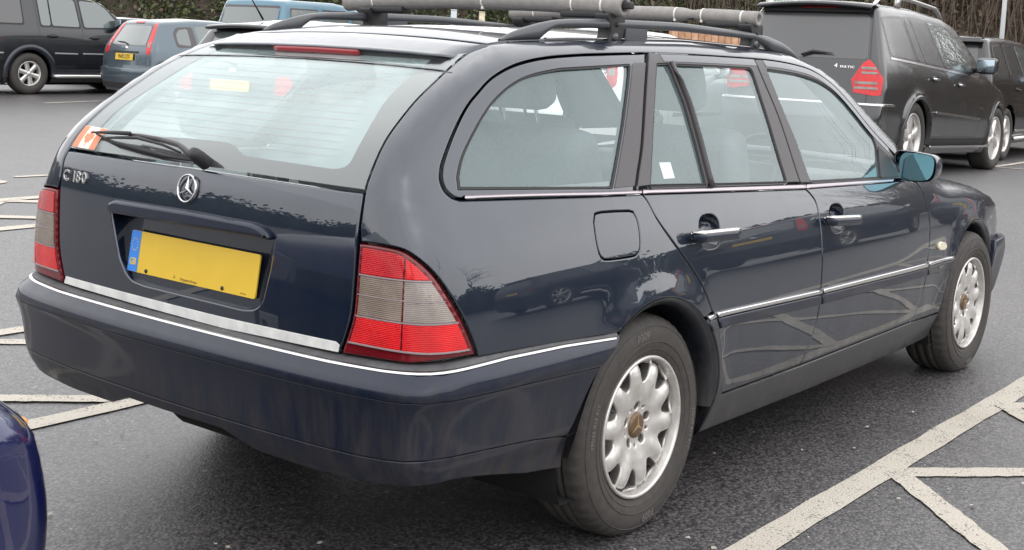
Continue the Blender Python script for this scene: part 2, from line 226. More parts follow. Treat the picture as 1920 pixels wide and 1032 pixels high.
D=json.loads('{"gapC_low":[[-0.002,0.9643],[0.0007,0.9622],[0.0034,0.9601],[0.0065,0.9567],[0.0101,0.9519],[0.0141,0.9458],[0.0185,0.9374],[0.0228,0.9259],[0.0275,0.9121],[0.0346,0.8975],[0.0446,0.8829],[0.0571,0.8675],[0.072,0.8509],[0.0906,0.8321],[0.1117,0.8121],[0.1321,0.7932],[0.1505,0.7766],[0.1682,0.7609],[0.1852,0.7453],[0.2022,0.7289],[0.2186,0.7125],[0.2334,0.6967],[0.246,0.6819],[0.2571,0.6677],[0.2674,0.6535],[0.277,0.6386],[0.2859,0.6237],[0.2947,0.6105],[0.3039,0.6003],[0.3131,0.5918],[0.3213,0.5828],[0.3283,0.573],[0.3345,0.5628],[0.3399,0.5511],[0.3443,0.5366],[0.348,0.5206],[0.3518,0.5056],[0.3548,0.4953],[0.3579,0.4861],[0.364,0.4692],[0.3758,0.4363],[0.3907,0.3957],[0.4036,0.3626],[0.4122,0.3449],[0.4188,0.3348],[0.4255,0.3247]],"gapB_low":[[0.9989,0.9183],[1.0099,0.9114],[1.021,0.9045],[1.0311,0.897],[1.0402,0.8892],[1.0484,0.8808],[1.0549,0.8707],[1.0588,0.8588],[1.061,0.8451],[1.0628,0.829],[1.0645,0.8095],[1.0659,0.7876],[1.067,0.7656],[1.0679,0.7445],[1.0685,0.7234],[1.0689,0.7018],[1.0689,0.6791],[1.0687,0.6559],[1.0682,0.6341],[1.0672,0.6146],[1.0659,0.5966],[1.065,0.579],[1.0652,0.5622],[1.0658,0.546],[1.0654,0.5288],[1.0636,0.5098],[1.0607,0.4899],[1.0562,0.4701],[1.0495,0.4502],[1.0413,0.4303],[1.0327,0.4113],[1.0241,0.3935],[1.0151,0.3766],[1.0062,0.3605],[0.9976,0.3454],[0.989,0.3312],[0.9805,0.3169]],"gapA_low":[[1.9867,0.8858],[1.9976,0.8826],[2.0085,0.8795],[2.0202,0.8734],[2.034,0.8626],[2.0484,0.8489],[2.0604,0.8353],[2.0678,0.8235],[2.0726,0.8118],[2.0777,0.7981],[2.0848,0.7809],[2.0921,0.7618],[2.0978,0.7432],[2.1007,0.7267],[2.102,0.7108],[2.1025,0.6933],[2.1026,0.6728],[2.102,0.6506],[2.1004,0.6283],[2.0967,0.6063],[2.092,0.5841],[2.0887,0.5619],[2.0889,0.5402],[2.0905,0.5185],[2.0897,0.4957],[2.0861,0.4721],[2.0801,0.4474],[2.0695,0.4207],[2.0501,0.3874],[2.0261,0.3521],[2.0076,0.3264],[1.9998,0.3175],[1.9976,0.3183],[1.9954,0.3191]],"sillline":[[0.4255,0.3247],[0.9805,0.3169],[1.9954,0.3191],[2.3265,0.3096]],"sillbot":[[0.3294,0.2049],[0.4507,0.2117],[1.0966,0.1947]],"beltlow":[[-0.7256,0.9899],[-0.0026,0.9635],[0.9989,0.9183],[1.7569,0.8988]],"belttop":[[-0.7276,1.0011],[0.0047,0.9746],[1.0099,0.9334],[1.7265,0.9143]],"winout":[[-0.7255,0.9893],[-0.7286,0.9899],[-0.7318,0.9905],[-0.7348,0.9911],[-0.7379,0.9921],[-0.7408,0.9932],[-0.7436,0.9945],[-0.7465,0.9961],[-0.7494,0.9982],[-0.7526,1.0011],[-0.756,1.0045],[-0.7593,1.0082],[-0.7622,1.012],[-0.7646,1.016],[-0.7667,1.0201],[-0.7686,1.0244],[-0.7702,1.0289],[-0.7717,1.0332],[-0.7729,1.0374],[-0.7739,1.0421],[-0.7745,1.0479],[-0.7747,1.0545],[-0.7747,1.0618],[-0.7741,1.0704],[-0.7724,1.0809],[-0.7696,1.0941],[-0.7658,1.1094],[-0.7612,1.1254],[-0.7562,1.1406],[-0.7507,1.1549],[-0.7446,1.169],[-0.738,1.1825],[-0.7309,1.1948],[-0.7237,1.2054],[-0.7163,1.2148],[-0.7078,1.2238],[-0.6972,1.2333],[-0.6845,1.2441],[-0.6703,1.2555],[-0.654,1.2665],[-0.6351,1.2764],[-0.6137,1.285],[-0.5899,1.2927],[-0.5635,1.2996],[-0.5338,1.3058],[-0.5009,1.3113],[-0.4649,1.3159],[-0.4258,1.32],[-0.3839,1.3237],[-0.3368,1.3271],[-0.2853,1.33],[-0.2337,1.3326],[-0.1861,1.335],[-0.1474,1.3373],[-0.1139,1.3393],[-0.0777,1.3413],[-0.0306,1.3433],[0.0317,1.3456],[0.1043,1.348],[0.1809,1.3504],[0.2555,1.3528]],"doortop":[[0.2555,1.3528],[0.3234,1.3529],[0.3896,1.353],[0.4591,1.353],[0.5368,1.3526],[0.6307,1.3518],[0.7358,1.3506],[0.8381,1.3492],[0.9235,1.3478],[0.9853,1.3464],[1.032,1.3451],[1.0724,1.3434],[1.1152,1.3409],[1.1634,1.3375],[1.212,1.3334],[1.2583,1.3286],[1.2993,1.3232],[1.3332,1.3172],[1.3621,1.3106],[1.3882,1.3032],[1.4142,1.2949],[1.4401,1.2861],[1.4647,1.2766],[1.4889,1.2659],[1.5134,1.2533],[1.5382,1.2387],[1.563,1.2223],[1.5881,1.2046],[1.6139,1.1856],[1.6406,1.1649],[1.668,1.1425],[1.6958,1.1198],[1.724,1.0984],[1.7526,1.0786],[1.7817,1.0597],[1.811,1.0412],[1.8402,1.0225]],"qglass":[[-0.7368,1.0123],[-0.7374,1.0165],[-0.7381,1.0207],[-0.7388,1.0248],[-0.7394,1.029],[-0.74,1.0326],[-0.7408,1.0358],[-0.7412,1.0398],[-0.7409,1.0457],[-0.74,1.0541],[-0.7385,1.0644],[-0.7364,1.0755],[-0.7335,1.0862],[-0.7298,1.0963],[-0.7254,1.1064],[-0.7202,1.1167],[-0.7142,1.1276],[-0.7071,1.1395],[-0.6992,1.1521],[-0.6905,1.1646],[-0.6814,1.1764],[-0.6719,1.1872],[-0.6619,1.1975],[-0.6511,1.2072],[-0.6391,1.2164],[-0.6257,1.2251],[-0.6112,1.2334],[-0.5958,1.2411],[-0.5797,1.2482],[-0.5633,1.2546],[-0.5464,1.2605],[-0.5283,1.2658],[-0.5085,1.2708],[-0.4873,1.2753],[-0.4647,1.2793],[-0.4401,1.283],[-0.4128,1.2864],[-0.3817,1.2897],[-0.3476,1.2926],[-0.3121,1.2953],[-0.2771,1.2978],[-0.2432,1.3],[-0.2094,1.302],[-0.175,1.3038],[-0.1388,1.3056],[-0.0994,1.3076],[-0.0577,1.3096],[-0.0165,1.3115],[0.0211,1.3132],[0.0538,1.3147],[0.0834,1.3161],[0.1116,1.3174],[0.1405,1.3187]],"qglass_r":[[0.1405,1.3187],[0.1102,1.2769],[0.0794,1.2342],[0.0495,1.1934],[0.0221,1.157],[-0.0024,1.1261],[-0.0249,1.0991],[-0.0456,1.0751],[-0.065,1.0529],[-0.0824,1.0332],[-0.098,1.0164],[-0.1129,1.0006],[-0.1281,0.9843]],"gapC_up":[[0.2555,1.3528],[0.2426,1.3399],[0.2307,1.3289],[0.2168,1.314],[0.198,1.2894],[0.171,1.2488],[0.1383,1.1969],[0.1052,1.1442],[0.077,1.1013],[0.0547,1.0712],[0.0357,1.0483],[0.0194,1.03],[0.0055,1.0139],[-0.0054,1.0009],[-0.0132,0.9918],[-0.0198,0.9841],[-0.027,0.9757]],"gapC_up2":[[0.2666,1.3526],[0.2539,1.3398],[0.2421,1.3289],[0.2283,1.3141],[0.2095,1.2895],[0.1824,1.2488],[0.1496,1.1968],[0.1162,1.144],[0.0878,1.101],[0.0654,1.0708],[0.0463,1.0478],[0.03,1.0295],[0.016,1.0134],[0.0051,1.0004],[-0.0028,0.9912],[-0.0094,0.9835],[-0.0166,0.9751]],"g1":[[0.2782,1.3227],[0.3522,1.3254],[0.3755,1.1991],[0.3741,1.0859],[0.3639,0.9643],[0.053,0.9768]],"g2":[[0.3778,1.3231],[0.618,1.3211],[0.8776,1.3175],[0.8882,1.1399],[0.8893,1.0223],[0.8881,0.9436],[0.4022,0.9637],[0.4111,1.1005],[0.4077,1.2004]],"gapB_up":[[0.9235,1.3478],[0.9235,1.3355],[0.9231,1.3244],[0.9236,1.311],[0.9268,1.2917],[0.9342,1.2644],[0.9445,1.2312],[0.9551,1.1957],[0.9633,1.1612],[0.9684,1.1275],[0.9717,1.0931],[0.9739,1.0597],[0.9756,1.0292],[0.9767,1.0027],[0.977,0.9791],[0.9769,0.9566],[0.977,0.9335]],"g3top":[[0.9794,1.3152],[1.0111,1.3134],[1.0427,1.3117],[1.0774,1.3096],[1.117,1.3072],[1.1595,1.3045],[1.2022,1.301],[1.2452,1.2966],[1.2883,1.2913],[1.3284,1.285],[1.3637,1.278],[1.3959,1.27],[1.4273,1.2606],[1.4588,1.2497],[1.4895,1.2374],[1.5194,1.2237],[1.5483,1.2085],[1.5764,1.192],[1.604,1.174],[1.6323,1.1535],[1.6601,1.1315],[1.684,1.1113],[1.703,1.0949],[1.7181,1.0803],[1.7279,1.0644],[1.7319,1.0468],[1.7307,1.0278],[1.7254,1.0055],[1.7149,0.9781],[1.7003,0.9473],[1.6858,0.9165]],"g3left":[[1.058,0.9359],[1.0548,0.9774],[1.0516,1.0189],[1.046,1.0601],[1.0367,1.1004],[1.0251,1.1404],[1.0133,1.1817],[1.0021,1.2253],[0.9907,1.2703],[0.9794,1.3152]],"tgedge":[[-0.6392,1.3551],[-0.6698,1.3491],[-0.7003,1.3432],[-0.728,1.3355],[-0.7513,1.3255],[-0.7717,1.3138],[-0.7906,1.3004],[-0.8087,1.2842],[-0.8253,1.2662],[-0.8395,1.2496],[-0.8507,1.236],[-0.8596,1.2238],[-0.8674,1.2107],[-0.8747,1.1958],[-0.8809,1.18],[-0.8864,1.1645],[-0.891,1.1502],[-0.8948,1.136],[-0.8981,1.1196],[-0.9008,1.0986],[-0.9029,1.0752],[-0.9045,1.0543],[-0.9058,1.0377],[-0.9066,1.0235],[-0.9071,1.0105],[-0.9069,1.0002],[-0.9064,0.9911],[-0.9062,0.9773],[-0.9069,0.9554],[-0.9079,0.9288],[-0.9088,0.9014],[-0.9093,0.8743],[-0.9098,0.8464],[-0.9104,0.818],[-0.9113,0.7877],[-0.9124,0.7569],[-0.9144,0.7296],[-0.9176,0.708],[-0.9216,0.6898],[-0.926,0.6726],[-0.9306,0.6556],[-0.9356,0.6394],[-0.9406,0.6233]],"lamp":[[-0.906,0.8913],[-0.8953,0.8917],[-0.8846,0.892],[-0.8729,0.8918],[-0.8589,0.891],[-0.844,0.8896],[-0.831,0.8873],[-0.8217,0.8841],[-0.8144,0.88],[-0.807,0.8745],[-0.7984,0.867],[-0.7896,0.8581],[-0.7814,0.8487],[-0.7744,0.8394],[-0.7678,0.8296],[-0.7612,0.8184],[-0.7542,0.8052],[-0.747,0.7906],[-0.74,0.7758],[-0.7334,0.7615],[-0.727,0.7471],[-0.7208,0.7322],[-0.7148,0.7164],[-0.7089,0.7002],[-0.7036,0.6845],[-0.699,0.6697],[-0.6948,0.6553],[-0.6907,0.641]],"lamp_bot":[[-0.6907,0.641],[-0.7202,0.6418],[-0.7486,0.6414],[-0.7749,0.6366],[-0.7986,0.6316],[-0.8166,0.6304],[-0.8359,0.6301],[-0.8654,0.6288],[-0.8954,0.6274],[-0.9176,0.6263],[-0.9376,0.6253]],"lamp_in":[[-0.9376,0.6253],[-0.9331,0.6408],[-0.9286,0.6564],[-0.9242,0.673],[-0.9199,0.6899],[-0.9159,0.7078],[-0.9126,0.7293],[-0.9107,0.7571],[-0.9097,0.7886],[-0.9087,0.8183],[-0.9077,0.8438],[-0.9068,0.8676],[-0.906,0.8913]],"lamp_l1":[[-0.904,0.8147],[-0.8185,0.8179],[-0.7766,0.8216]],"lamp_l2":[[-0.9101,0.7191],[-0.8138,0.7219],[-0.7339,0.7311]],"lamp_l3":[[-0.9204,0.6611],[-0.8122,0.6646],[-0.711,0.6739]],"sidebot":[[-0.6891,0.6388],[-0.5513,0.6301],[-0.2345,0.6147]],"tgbot":[[-0.9412,0.6244],[-1.2822,0.6176],[-1.4726,0.6179]],"tgglass":[[-1.9578,1.0088],[-1.3605,1.0134],[-0.9064,1.01]],"silver":[[-1.9379,0.6481],[-1.2825,0.6471],[-0.9504,0.6506],[-0.9417,0.6448],[-0.9437,0.6264],[-1.2822,0.619],[-1.9463,0.6261]],"bar":[[-1.7623,0.8725],[-1.7551,0.8867],[-1.7339,0.8952],[-1.4116,0.9002],[-1.1781,0.8975],[-1.1434,0.8911],[-1.126,0.8793],[-1.12,0.8685],[-1.1737,0.8704],[-1.4085,0.8662],[-1.7535,0.8621]],"recess":[[-1.7605,0.8772],[-1.7614,0.8551],[-1.725,0.7414],[-1.695,0.7016],[-1.6668,0.6853],[-1.6103,0.6801],[-1.2115,0.6783],[-1.1768,0.6838],[-1.1579,0.6948],[-1.1449,0.7094],[-1.1264,0.7862],[-1.1161,0.8612],[-1.1214,0.8774],[-1.4097,0.8825]],"clear":[[-1.8667,1.0603],[-1.5041,1.0823],[-1.3788,1.0798],[-1.3345,1.0713],[-1.2966,1.0533],[-1.1278,1.051],[-0.9958,1.0482],[-0.9725,1.0555],[-0.9636,1.066],[-0.9593,1.1321],[-0.9671,1.2093],[-0.9487,1.2633],[-0.9255,1.295]],"clear_l":[[-1.87,1.0629],[-1.8836,1.0833],[-1.9025,1.1607],[-1.9217,1.2237],[-2.042,1.2943]],"flag":[[-1.957,1.0104],[-1.8771,1.0788],[-1.8627,1.0132],[-1.957,1.0104]],"flap":[[-0.2571,0.9265],[-0.2445,0.9287],[-0.2202,0.9298],[-0.1537,0.9279],[-0.0893,0.9243],[-0.0714,0.9199],[-0.069,0.9138],[-0.0644,0.9059],[-0.0628,0.895],[-0.0639,0.8785],[-0.067,0.86],[-0.0706,0.8413],[-0.076,0.8252],[-0.084,0.8163],[-0.094,0.8112],[-0.1003,0.8079],[-0.1188,0.8066],[-0.1759,0.8073],[-0.2334,0.8093],[-0.254,0.8112],[-0.2622,0.8146],[-0.2714,0.82],[-0.2775,0.8296],[-0.281,0.8472],[-0.2818,0.8678],[-0.279,0.887],[-0.2748,0.9062]],"chromeQ":[[0.2073,0.594],[0.3071,0.5976],[0.3172,0.5818],[0.2365,0.5788]],"chromeR":[[0.3187,0.5975],[1.0591,0.5751],[1.0618,0.5572],[0.329,0.58]],"rubR":[[0.329,0.58],[1.0618,0.5572],[1.0632,0.5197],[0.3503,0.5429]],"chromeF":[[1.0741,0.5751],[2.077,0.5577],[2.0829,0.5362],[1.0746,0.5574]],"rubF":[[1.0746,0.5574],[2.0829,0.5362],[2.0848,0.5008],[1.0718,0.5195]],"chromeW":[[2.0961,0.5578],[2.3827,0.5527],[2.3824,0.538],[2.098,0.5389]],"rubW":[[2.098,0.5389],[2.3824,0.538],[2.365,0.4965],[2.0973,0.5015]],"indic":[[2.2022,0.6205],[2.2278,0.628],[2.2755,0.6222],[2.3009,0.6085],[2.2963,0.5933],[2.2672,0.5872],[2.2197,0.5921],[2.1981,0.6032]],"archpts":[[-0.226,0.6156],[-0.2103,0.625],[-0.1948,0.6346],[-0.1789,0.6438],[-0.1619,0.6519],[-0.1441,0.659],[-0.1257,0.6653],[-0.1059,0.6706],[-0.0837,0.6748],[-0.0578,0.678],[-0.029,0.6802],[0.0001,0.6811],[0.027,0.6802],[0.0509,0.6772],[0.0732,0.6723],[0.0945,0.6662],[0.1154,0.6591],[0.1368,0.6505],[0.1582,0.6403],[0.1778,0.6302],[0.194,0.6216],[0.2054,0.6153],[0.2131,0.6103],[0.2194,0.6059],[0.2265,0.6013]],"b_groove":[[-2.0223,0.5437],[-1.9653,0.547],[-1.913,0.5506],[-1.8512,0.5536],[-1.7658,0.555],[-1.641,0.5538],[-1.4884,0.5509],[-1.3347,0.5478],[-1.2067,0.5461],[-1.1106,0.5464],[-1.0326,0.5479],[-0.9687,0.5496],[-0.9152,0.5508],[-0.8749,0.5508],[-0.8486,0.5502],[-0.8292,0.55],[-0.8098,0.5508],[-0.7924,0.5538],[-0.7794,0.5581],[-0.7643,0.5622],[-0.7407,0.5643],[-0.707,0.564],[-0.6667,0.5622],[-0.6205,0.5593],[-0.5689,0.5561],[-0.5102,0.5523],[-0.4447,0.5478],[-0.3764,0.543],[-0.3094,0.5383]],"b_low":[[-1.9572,0.4054],[-1.9089,0.4031],[-1.8652,0.4006],[-1.8124,0.3987],[-1.7371,0.3981],[-1.6242,0.3997],[-1.485,0.403],[-1.3443,0.4064],[-1.2275,0.4082],[-1.1418,0.4074],[-1.0735,0.4052],[-1.0166,0.4029],[-0.9651,0.4023],[-0.92,0.4041],[-0.8837,0.4075],[-0.8519,0.4111],[-0.8203,0.4138],[-0.7927,0.4165],[-0.7699,0.4193],[-0.7425,0.4203],[-0.7013,0.4173],[-0.6409,0.4088],[-0.5671,0.3963],[-0.488,0.3821],[-0.4116,0.3687]],"b_bot":[[-2.0141,0.344],[-1.8387,0.3261],[-1.7076,0.3285],[-1.6327,0.3438],[-1.1378,0.3649],[-1.1172,0.3299],[-0.9307,0.3279],[-0.8316,0.334],[-0.7366,0.3461],[-0.5201,0.2905],[-0.4124,0.2687],[-0.4079,0.3112],[-0.4061,0.3669]],"b_end":[[-0.4061,0.3669],[-0.3094,0.5383],[-0.2308,0.6101]],"b_chr":[[-1.2534,0.6112],[-0.8867,0.6082],[-0.8173,0.6119],[-0.776,0.6171],[-0.6185,0.6217],[-0.2878,0.6098]]}')
# ---------------------------------------------------------------- helpers
def link(o,parent=None):
    COL.objects.link(o)
    if parent: o.parent=parent
    return o
def mk(name,V,Fc,m,parent=None,N=None,smooth=True):
    V=np.asarray(V,float); assert np.isfinite(V).all(),name
    me=bpy.data.meshes.new(name); me.from_pydata([tuple(v) for v in V],[],[tuple(f) for f in Fc]); me.materials.append(m)
    if smooth: me.polygons.foreach_set('use_smooth',[True]*len(me.polygons))
    me.update()
    if N is not None: me.normals_split_custom_set_from_vertices([tuple(n) for n in N])
    return link(bpy.data.objects.new(name,me),parent)
def empty(name,loc=(0,0,0),rz=0,label=None,cat=None,group=None):
    o=bpy.data.objects.new(name,None); o.location=loc; o.rotation_euler=(0,0,rz); o.empty_display_size=.2; COL.objects.link(o)
    if label: o['label']=label
    if cat: o['category']=cat
    if group: o['group']=group
    return o
def tag(o,label,cat=None,group=None,kind=None):
    if label: o['label']=label
    if cat: o['category']=cat
    if group: o['group']=group
    if kind: o['kind']=kind
    return o
def area(p): return .5*np.sum(p[:,0]*np.roll(p[:,1],-1)-np.roll(p[:,0],-1)*p[:,1])
def clean(p,eps=6e-4):
    out=[]
    for q in p:
        if not out or np.hypot(*(q-out[-1]))>eps: out.append(q)
    if np.hypot(*(out[0]-out[-1]))<eps: out.pop()
    return np.array(out)
def inset(p,d):
    if d==0: return p.copy()
    e=np.roll(p,-1,0)-p; e/=np.linalg.norm(e,axis=1,keepdims=True)+1e-12
    n=np.stack([-e[:,1],e[:,0]],1); nn=n+np.roll(n,1,0); nn/=np.linalg.norm(nn,axis=1,keepdims=True)+1e-9
    c=np.clip(np.sum(nn*n,1),.45,1)
    return p+nn*(d/c)[:,None]
def pip(P,poly):
    x,y=P[:,0],P[:,1]; r=np.zeros(len(P),bool); n=len(poly); j=n-1
    for i in range(n):
        a,b=poly[i],poly[j]
        if a[1]!=b[1]:
            c=((a[1]>y)!=(b[1]>y))&(x<(b[0]-a[0])*(y-a[1])/(b[1]-a[1])+a[0]); r^=c
        j=i
    return r
def dom(kind,f):
    def g(uv,off=0.):
        uv=np.asarray(uv,float); n=len(uv); Z=np.zeros(n); one=np.ones(n)
        if kind=='uz': return surf(f,uv,off)
        if kind=='xy': o=np.column_stack([uv,one*.5]); d=np.column_stack([Z,Z,one]); return march(f,o,d,off,1.5)
        if kind=='R': o=np.column_stack([uv[:,0],Z,uv[:,1]]); d=np.column_stack([Z,-one,Z])
        if kind=='B': o=np.column_stack([one*f.xc,uv[:,0],uv[:,1]]); d=np.column_stack([-one,Z,Z])
        if kind=='Fr': o=np.column_stack([one*f.xc,uv[:,0],uv[:,1]]); d=np.column_stack([one,Z,Z])
        return march(f,o,d,off,3.2)
    return g
def sheet(poly,mapf,nrmf,holes=(),off=0.,gap=.002,rnd=.004,depth=.012,sp=.03,hgap=None):
    """triangulate a 2-D outline (with holes), lay it on a surface, round its edges over and turn them in"""
    P=clean(np.asarray(poly,float)); P=P if area(P)>0 else P[::-1]
    H=[]
    for h in holes:
        h=clean(np.asarray(h,float)); H.append(h if area(h)<0 else h[::-1])
    loops=[P]+H; inn=[inset(l,(gap if (i==0 or hgap is None) else hgap)+rnd) for i,l in enumerate(loops)]
    ext=inn[0]; mn,mx_=ext.min(0),ext.max(0)
    gx=np.arange(mn[0]+sp*.5,mx_[0],sp); gy=np.arange(mn[1]+sp*.5,mx_[1],sp)
    G=np.array([(a,b) for a in gx for b in gy]) if len(gx) and len(gy) else np.zeros((0,2))
    if len(G):
        k=pip(G,inset(ext,sp*.35))
        for h in inn[1:]: k&=~pip(G,inset(h,sp*.35))
        G=G[k]
    verts=[];edges=[];base=[]
    for l in inn:
        b=len(verts); base.append((b,len(l))); verts+= [Vector(q) for q in l]; edges+=[(b+i,b+(i+1)%len(l)) for i in range(len(l))]
    nb=len(verts); verts+=[Vector(q) for q in G]
    vo,_,fo,ov,_,_=delaunay_2d_cdt(verts,edges,[],0,1e-7)
    vo=np.array([tuple(v) for v in vo]); T=np.array([f for f in fo if len(f)==3])
    c=vo[T].mean(1); k=pip(c,inn[0])
    for h in inn[1:]: k&=~pip(c,h)
    T=T[k]
    a=vo[T]; ar=(a[:,1,0]-a[:,0,0])*(a[:,2,1]-a[:,0,1])-(a[:,1,1]-a[:,0,1])*(a[:,2,0]-a[:,0,0])
    T=T[np.abs(ar)>1e-10]; ar=ar[np.abs(ar)>1e-10]; T=np.where((ar<0)[:,None],T[:,::-1],T)
    m={}
    for i,l in enumerate(ov):
        for q in l: m[q]=i
    V=mapf(vo,off); N=nrmf(V); V=list(V); N=list(N); Fc=[tuple(t) for t in T]
    if depth>0:
        for (b,n),l,h in zip(base,loops,[gap]+[gap if hgap is None else hgap]*len(H)):
            r1=mapf(inset(l,h+rnd*.3),off-rnd*.3); r2=mapf(inset(l,h),off-rnd); r3=mapf(inset(l,h),off-depth)
            i0=[m.get(b+i) for i in range(n)]
            if None in i0: continue
            q0=np.array([V[i] for i in i0]); n0=np.array([N[i] for i in i0])
            lat=r2-q0; lat-=n0*np.sum(lat*n0,1,keepdims=True); lat/=np.linalg.norm(lat,axis=1,keepdims=True)+1e-9
            s=len(V); V+=list(r1)+list(r2)+list(r3)
            nm=n0+lat; nm/=np.linalg.norm(nm,axis=1,keepdims=True)+1e-9
            N+=list(nm)+list(lat)+list(lat)
            for i in range(n):
                j=(i+1)%n
                Fc+=[(i0[j],i0[i],s+i,s+j),(s+j,s+i,s+n+i,s+n+j),(s+n+j,s+n+i,s+2*n+i,s+2*n+j)]
    V=np.array(V); N=np.array(N)
    # orientation: make faces agree with normals
    t=T[len(T)//2]; q=V[list(t)]; fn=np.cross(q[1]-q[0],q[2]-q[0])
    if np.dot(fn,N[t[0]])<0: Fc=[f[::-1] for f in Fc]
    return V,Fc,N
def put(name,S,m,parent,mirror=False,both=False):
    V,Fc,N=S; o=None
    if not mirror: o=mk(name,V,Fc,m,parent,N)
    if mirror or both:
        s=np.array([1,-1,1]); o2=mk(name,V*s,[f[::-1] for f in Fc],m,parent,N*s); o=o or o2
        return (o,o2) if both else o2
    return o
def skin(name,poly,m,parent,f=None,kind='uz',both=False,**k):
    f=f or F
    S=sheet(poly,dom(kind,f),lambda P:grad(f,P),**k); return put(name,S,m,parent,both=both)
def revolve(prof,n=64,ax='y'):
    V=[];Fc=[];k=len(prof)
    for i in range(n):
        a=2*PI*i/n; c,s=math.cos(a),math.sin(a)
        V+=[(r*c,y,r*s) for r,y in prof]
    for i in range(n):
        j=(i+1)%n
        for q in range(k-1): Fc.append((i*k+q,i*k+q+1,j*k+q+1,j*k+q))
    return np.array(V),Fc
def tube(path,rad,n=12,cap=True,sq=None):
    """swept round (or elliptical: sq=(a,b) scale) bar"""
    P=np.array(path,float); V=[];Fc=[]
    rad=np.broadcast_to(rad,len(P)) if np.ndim(rad)<1 else np.array(rad)
    ref=np.array([0,0,1.]); 
    for i,p in enumerate(P):
        t=P[min(i+1,len(P)-1)]-P[max(i-1,0)]; t/=np.linalg.norm(t)
        rf=ref if abs(t[2])<.9 else np.array([1.,0,0])
        a=np.cross(t,rf); a/=np.linalg.norm(a); b=np.cross(a,t)
        for k in range(n):
            w=2*PI*k/n; V.append(p+rad[i]*((sq[0] if sq else 1)*math.cos(w)*a+(sq[1] if sq else 1)*math.sin(w)*b))
    for i in range(len(P)-1):
        for k in range(n):
            l=(k+1)%n; Fc.append((i*n+k,(i+1)*n+k,(i+1)*n+l,i*n+l))
    if cap: Fc+=[tuple(range(n)),tuple(range((len(P)-1)*n,len(P)*n))[::-1]]
    return V,Fc
def box_mesh(sx,sy,sz,bev=.01,seg=3,loc=(0,0,0),rot=None):
    bm=bmesh.new(); bmesh.ops.create_cube(bm,size=1); bmesh.ops.scale(bm,vec=(sx,sy,sz),verts=bm.verts)
    if bev>0: bmesh.ops.bevel(bm,geom=list(bm.edges),offset=min(bev,.49*min(sx,sy,sz)),segments=seg,profile=.5,affect='EDGES')
    if rot is not None: bmesh.ops.rotate(bm,matrix=rot,verts=bm.verts)
    bmesh.ops.translate(bm,vec=loc,verts=bm.verts)
    V=[tuple(v.co) for v in bm.verts]; bm.verts.index_update(); Fc=[[v.index for v in f.verts] for f in bm.faces]; bm.free(); return V,Fc
def joinm(*L):
    V=[];Fc=[]
    for v,f in L:
        s=len(V); V+=[tuple(q) for q in v]; Fc+=[tuple(i+s for i in g) for g in f]
    return V,Fc
def box(name,m,parent,sx,sy,sz,loc,bev=.01,seg=3,rot=None):
    o=mk(name,*box_mesh(sx,sy,sz,bev,seg,loc,rot),m,parent)
    return wn(o)
def wn(o):
    md=o.modifiers.new('wn','WEIGHTED_NORMAL'); md.keep_sharp=True; return o
def prism(poly,d,frame=None,bev=0):
    """flat outline extruded to thickness d; frame: 4x4 placing x,y in plane, z along thickness"""
    P=clean(np.asarray(poly,float),1e-5); P=P if area(P)>0 else P[::-1]; n=len(P)
    V=[(x,y,0) for x,y in P]+[(x,y,d) for x,y in P]
    Fc=[tuple(range(n))[::-1],tuple(range(n,2*n))]+[(i,(i+1)%n,n+(i+1)%n,n+i) for i in range(n)]
    if frame is not None: V=[tuple(frame@Vector(v)) for v in V]
    return V,Fc
def frame(o,x,n):
    """right-handed frame at o, x along text, n outward"""
    n=Vector(n).normalized(); x=Vector(x); x=(x-n*x.dot(n)).normalized(); y=n.cross(x)
    return Matrix(((x.x,y.x,n.x,o[0]),(x.y,y.y,n.y,o[1]),(x.z,y.z,n.z,o[2]),(0,0,0,1)))
def text_mesh(body,size,depth,bevel=0.,sx=1.):
    cu=bpy.data.curves.new('lettering','FONT'); cu.body=body; cu.size=size; cu.extrude=depth; cu.bevel_depth=bevel; cu.align_x='CENTER'; cu.align_y='CENTER'; cu.resolution_u=3
    o=bpy.data.objects.new('lettering',cu); COL.objects.link(o); dg=bpy.context.evaluated_depsgraph_get(); dg.update()
    me=bpy.data.meshes.new_from_object(o.evaluated_get(dg)); V=[(v.co.x*sx,v.co.y,v.co.z) for v in me.vertices]; Fc=[tuple(p.vertices) for p in me.polygons]
    bpy.data.objects.remove(o); bpy.data.curves.remove(cu); bpy.data.meshes.remove(me); return V,Fc
def text(name,body,size,fr,m,parent,depth=.001,sx=1.,bold=0.):
    V,Fc=text_mesh(body,size,depth,bold,sx); return mk(name,[tuple(fr@Vector(v)) for v in V],Fc,m,parent,smooth=False)
def letters(name,body,size,fr,m,parent,depth=.002,sx=1.,bold=0.,track=1.12):
    x=0.; out=[]; 
    for ch in body:
        if ch==' ': x+=size*.30*sx*track; continue
        V,Fc=text_mesh(ch,size,depth,bold,sx); V=np.array(V); w=V[:,0].max()-V[:,0].min(); V[:,0]-=V[:,0].min()-x; x+=w+size*.13*track; out.append((V,Fc))
    for V,Fc in out: mk(name,[tuple(fr@Vector((v[0]-x/2,v[1],v[2]))) for v in V],Fc,m,parent,smooth=False)
def ground_z(x,y):
    s=(x-cpos.x)*.785+(y-cpos.y)*.606
    w=1/(1+np.exp((y-8.)/1.2)); base=.0053*np.log1p(np.exp((s-7)/1.5))*1.5
    hump=.125*np.exp(-((x-9.6)/2.9)**2)-.05/(1+np.exp(-(x-15.)/1.))
    return base*(1-.6*w)+hump*w*(1/(1+np.exp(-(y+6)/1.5)))*(1/(1+np.exp(-(x-5.5)/.45)))
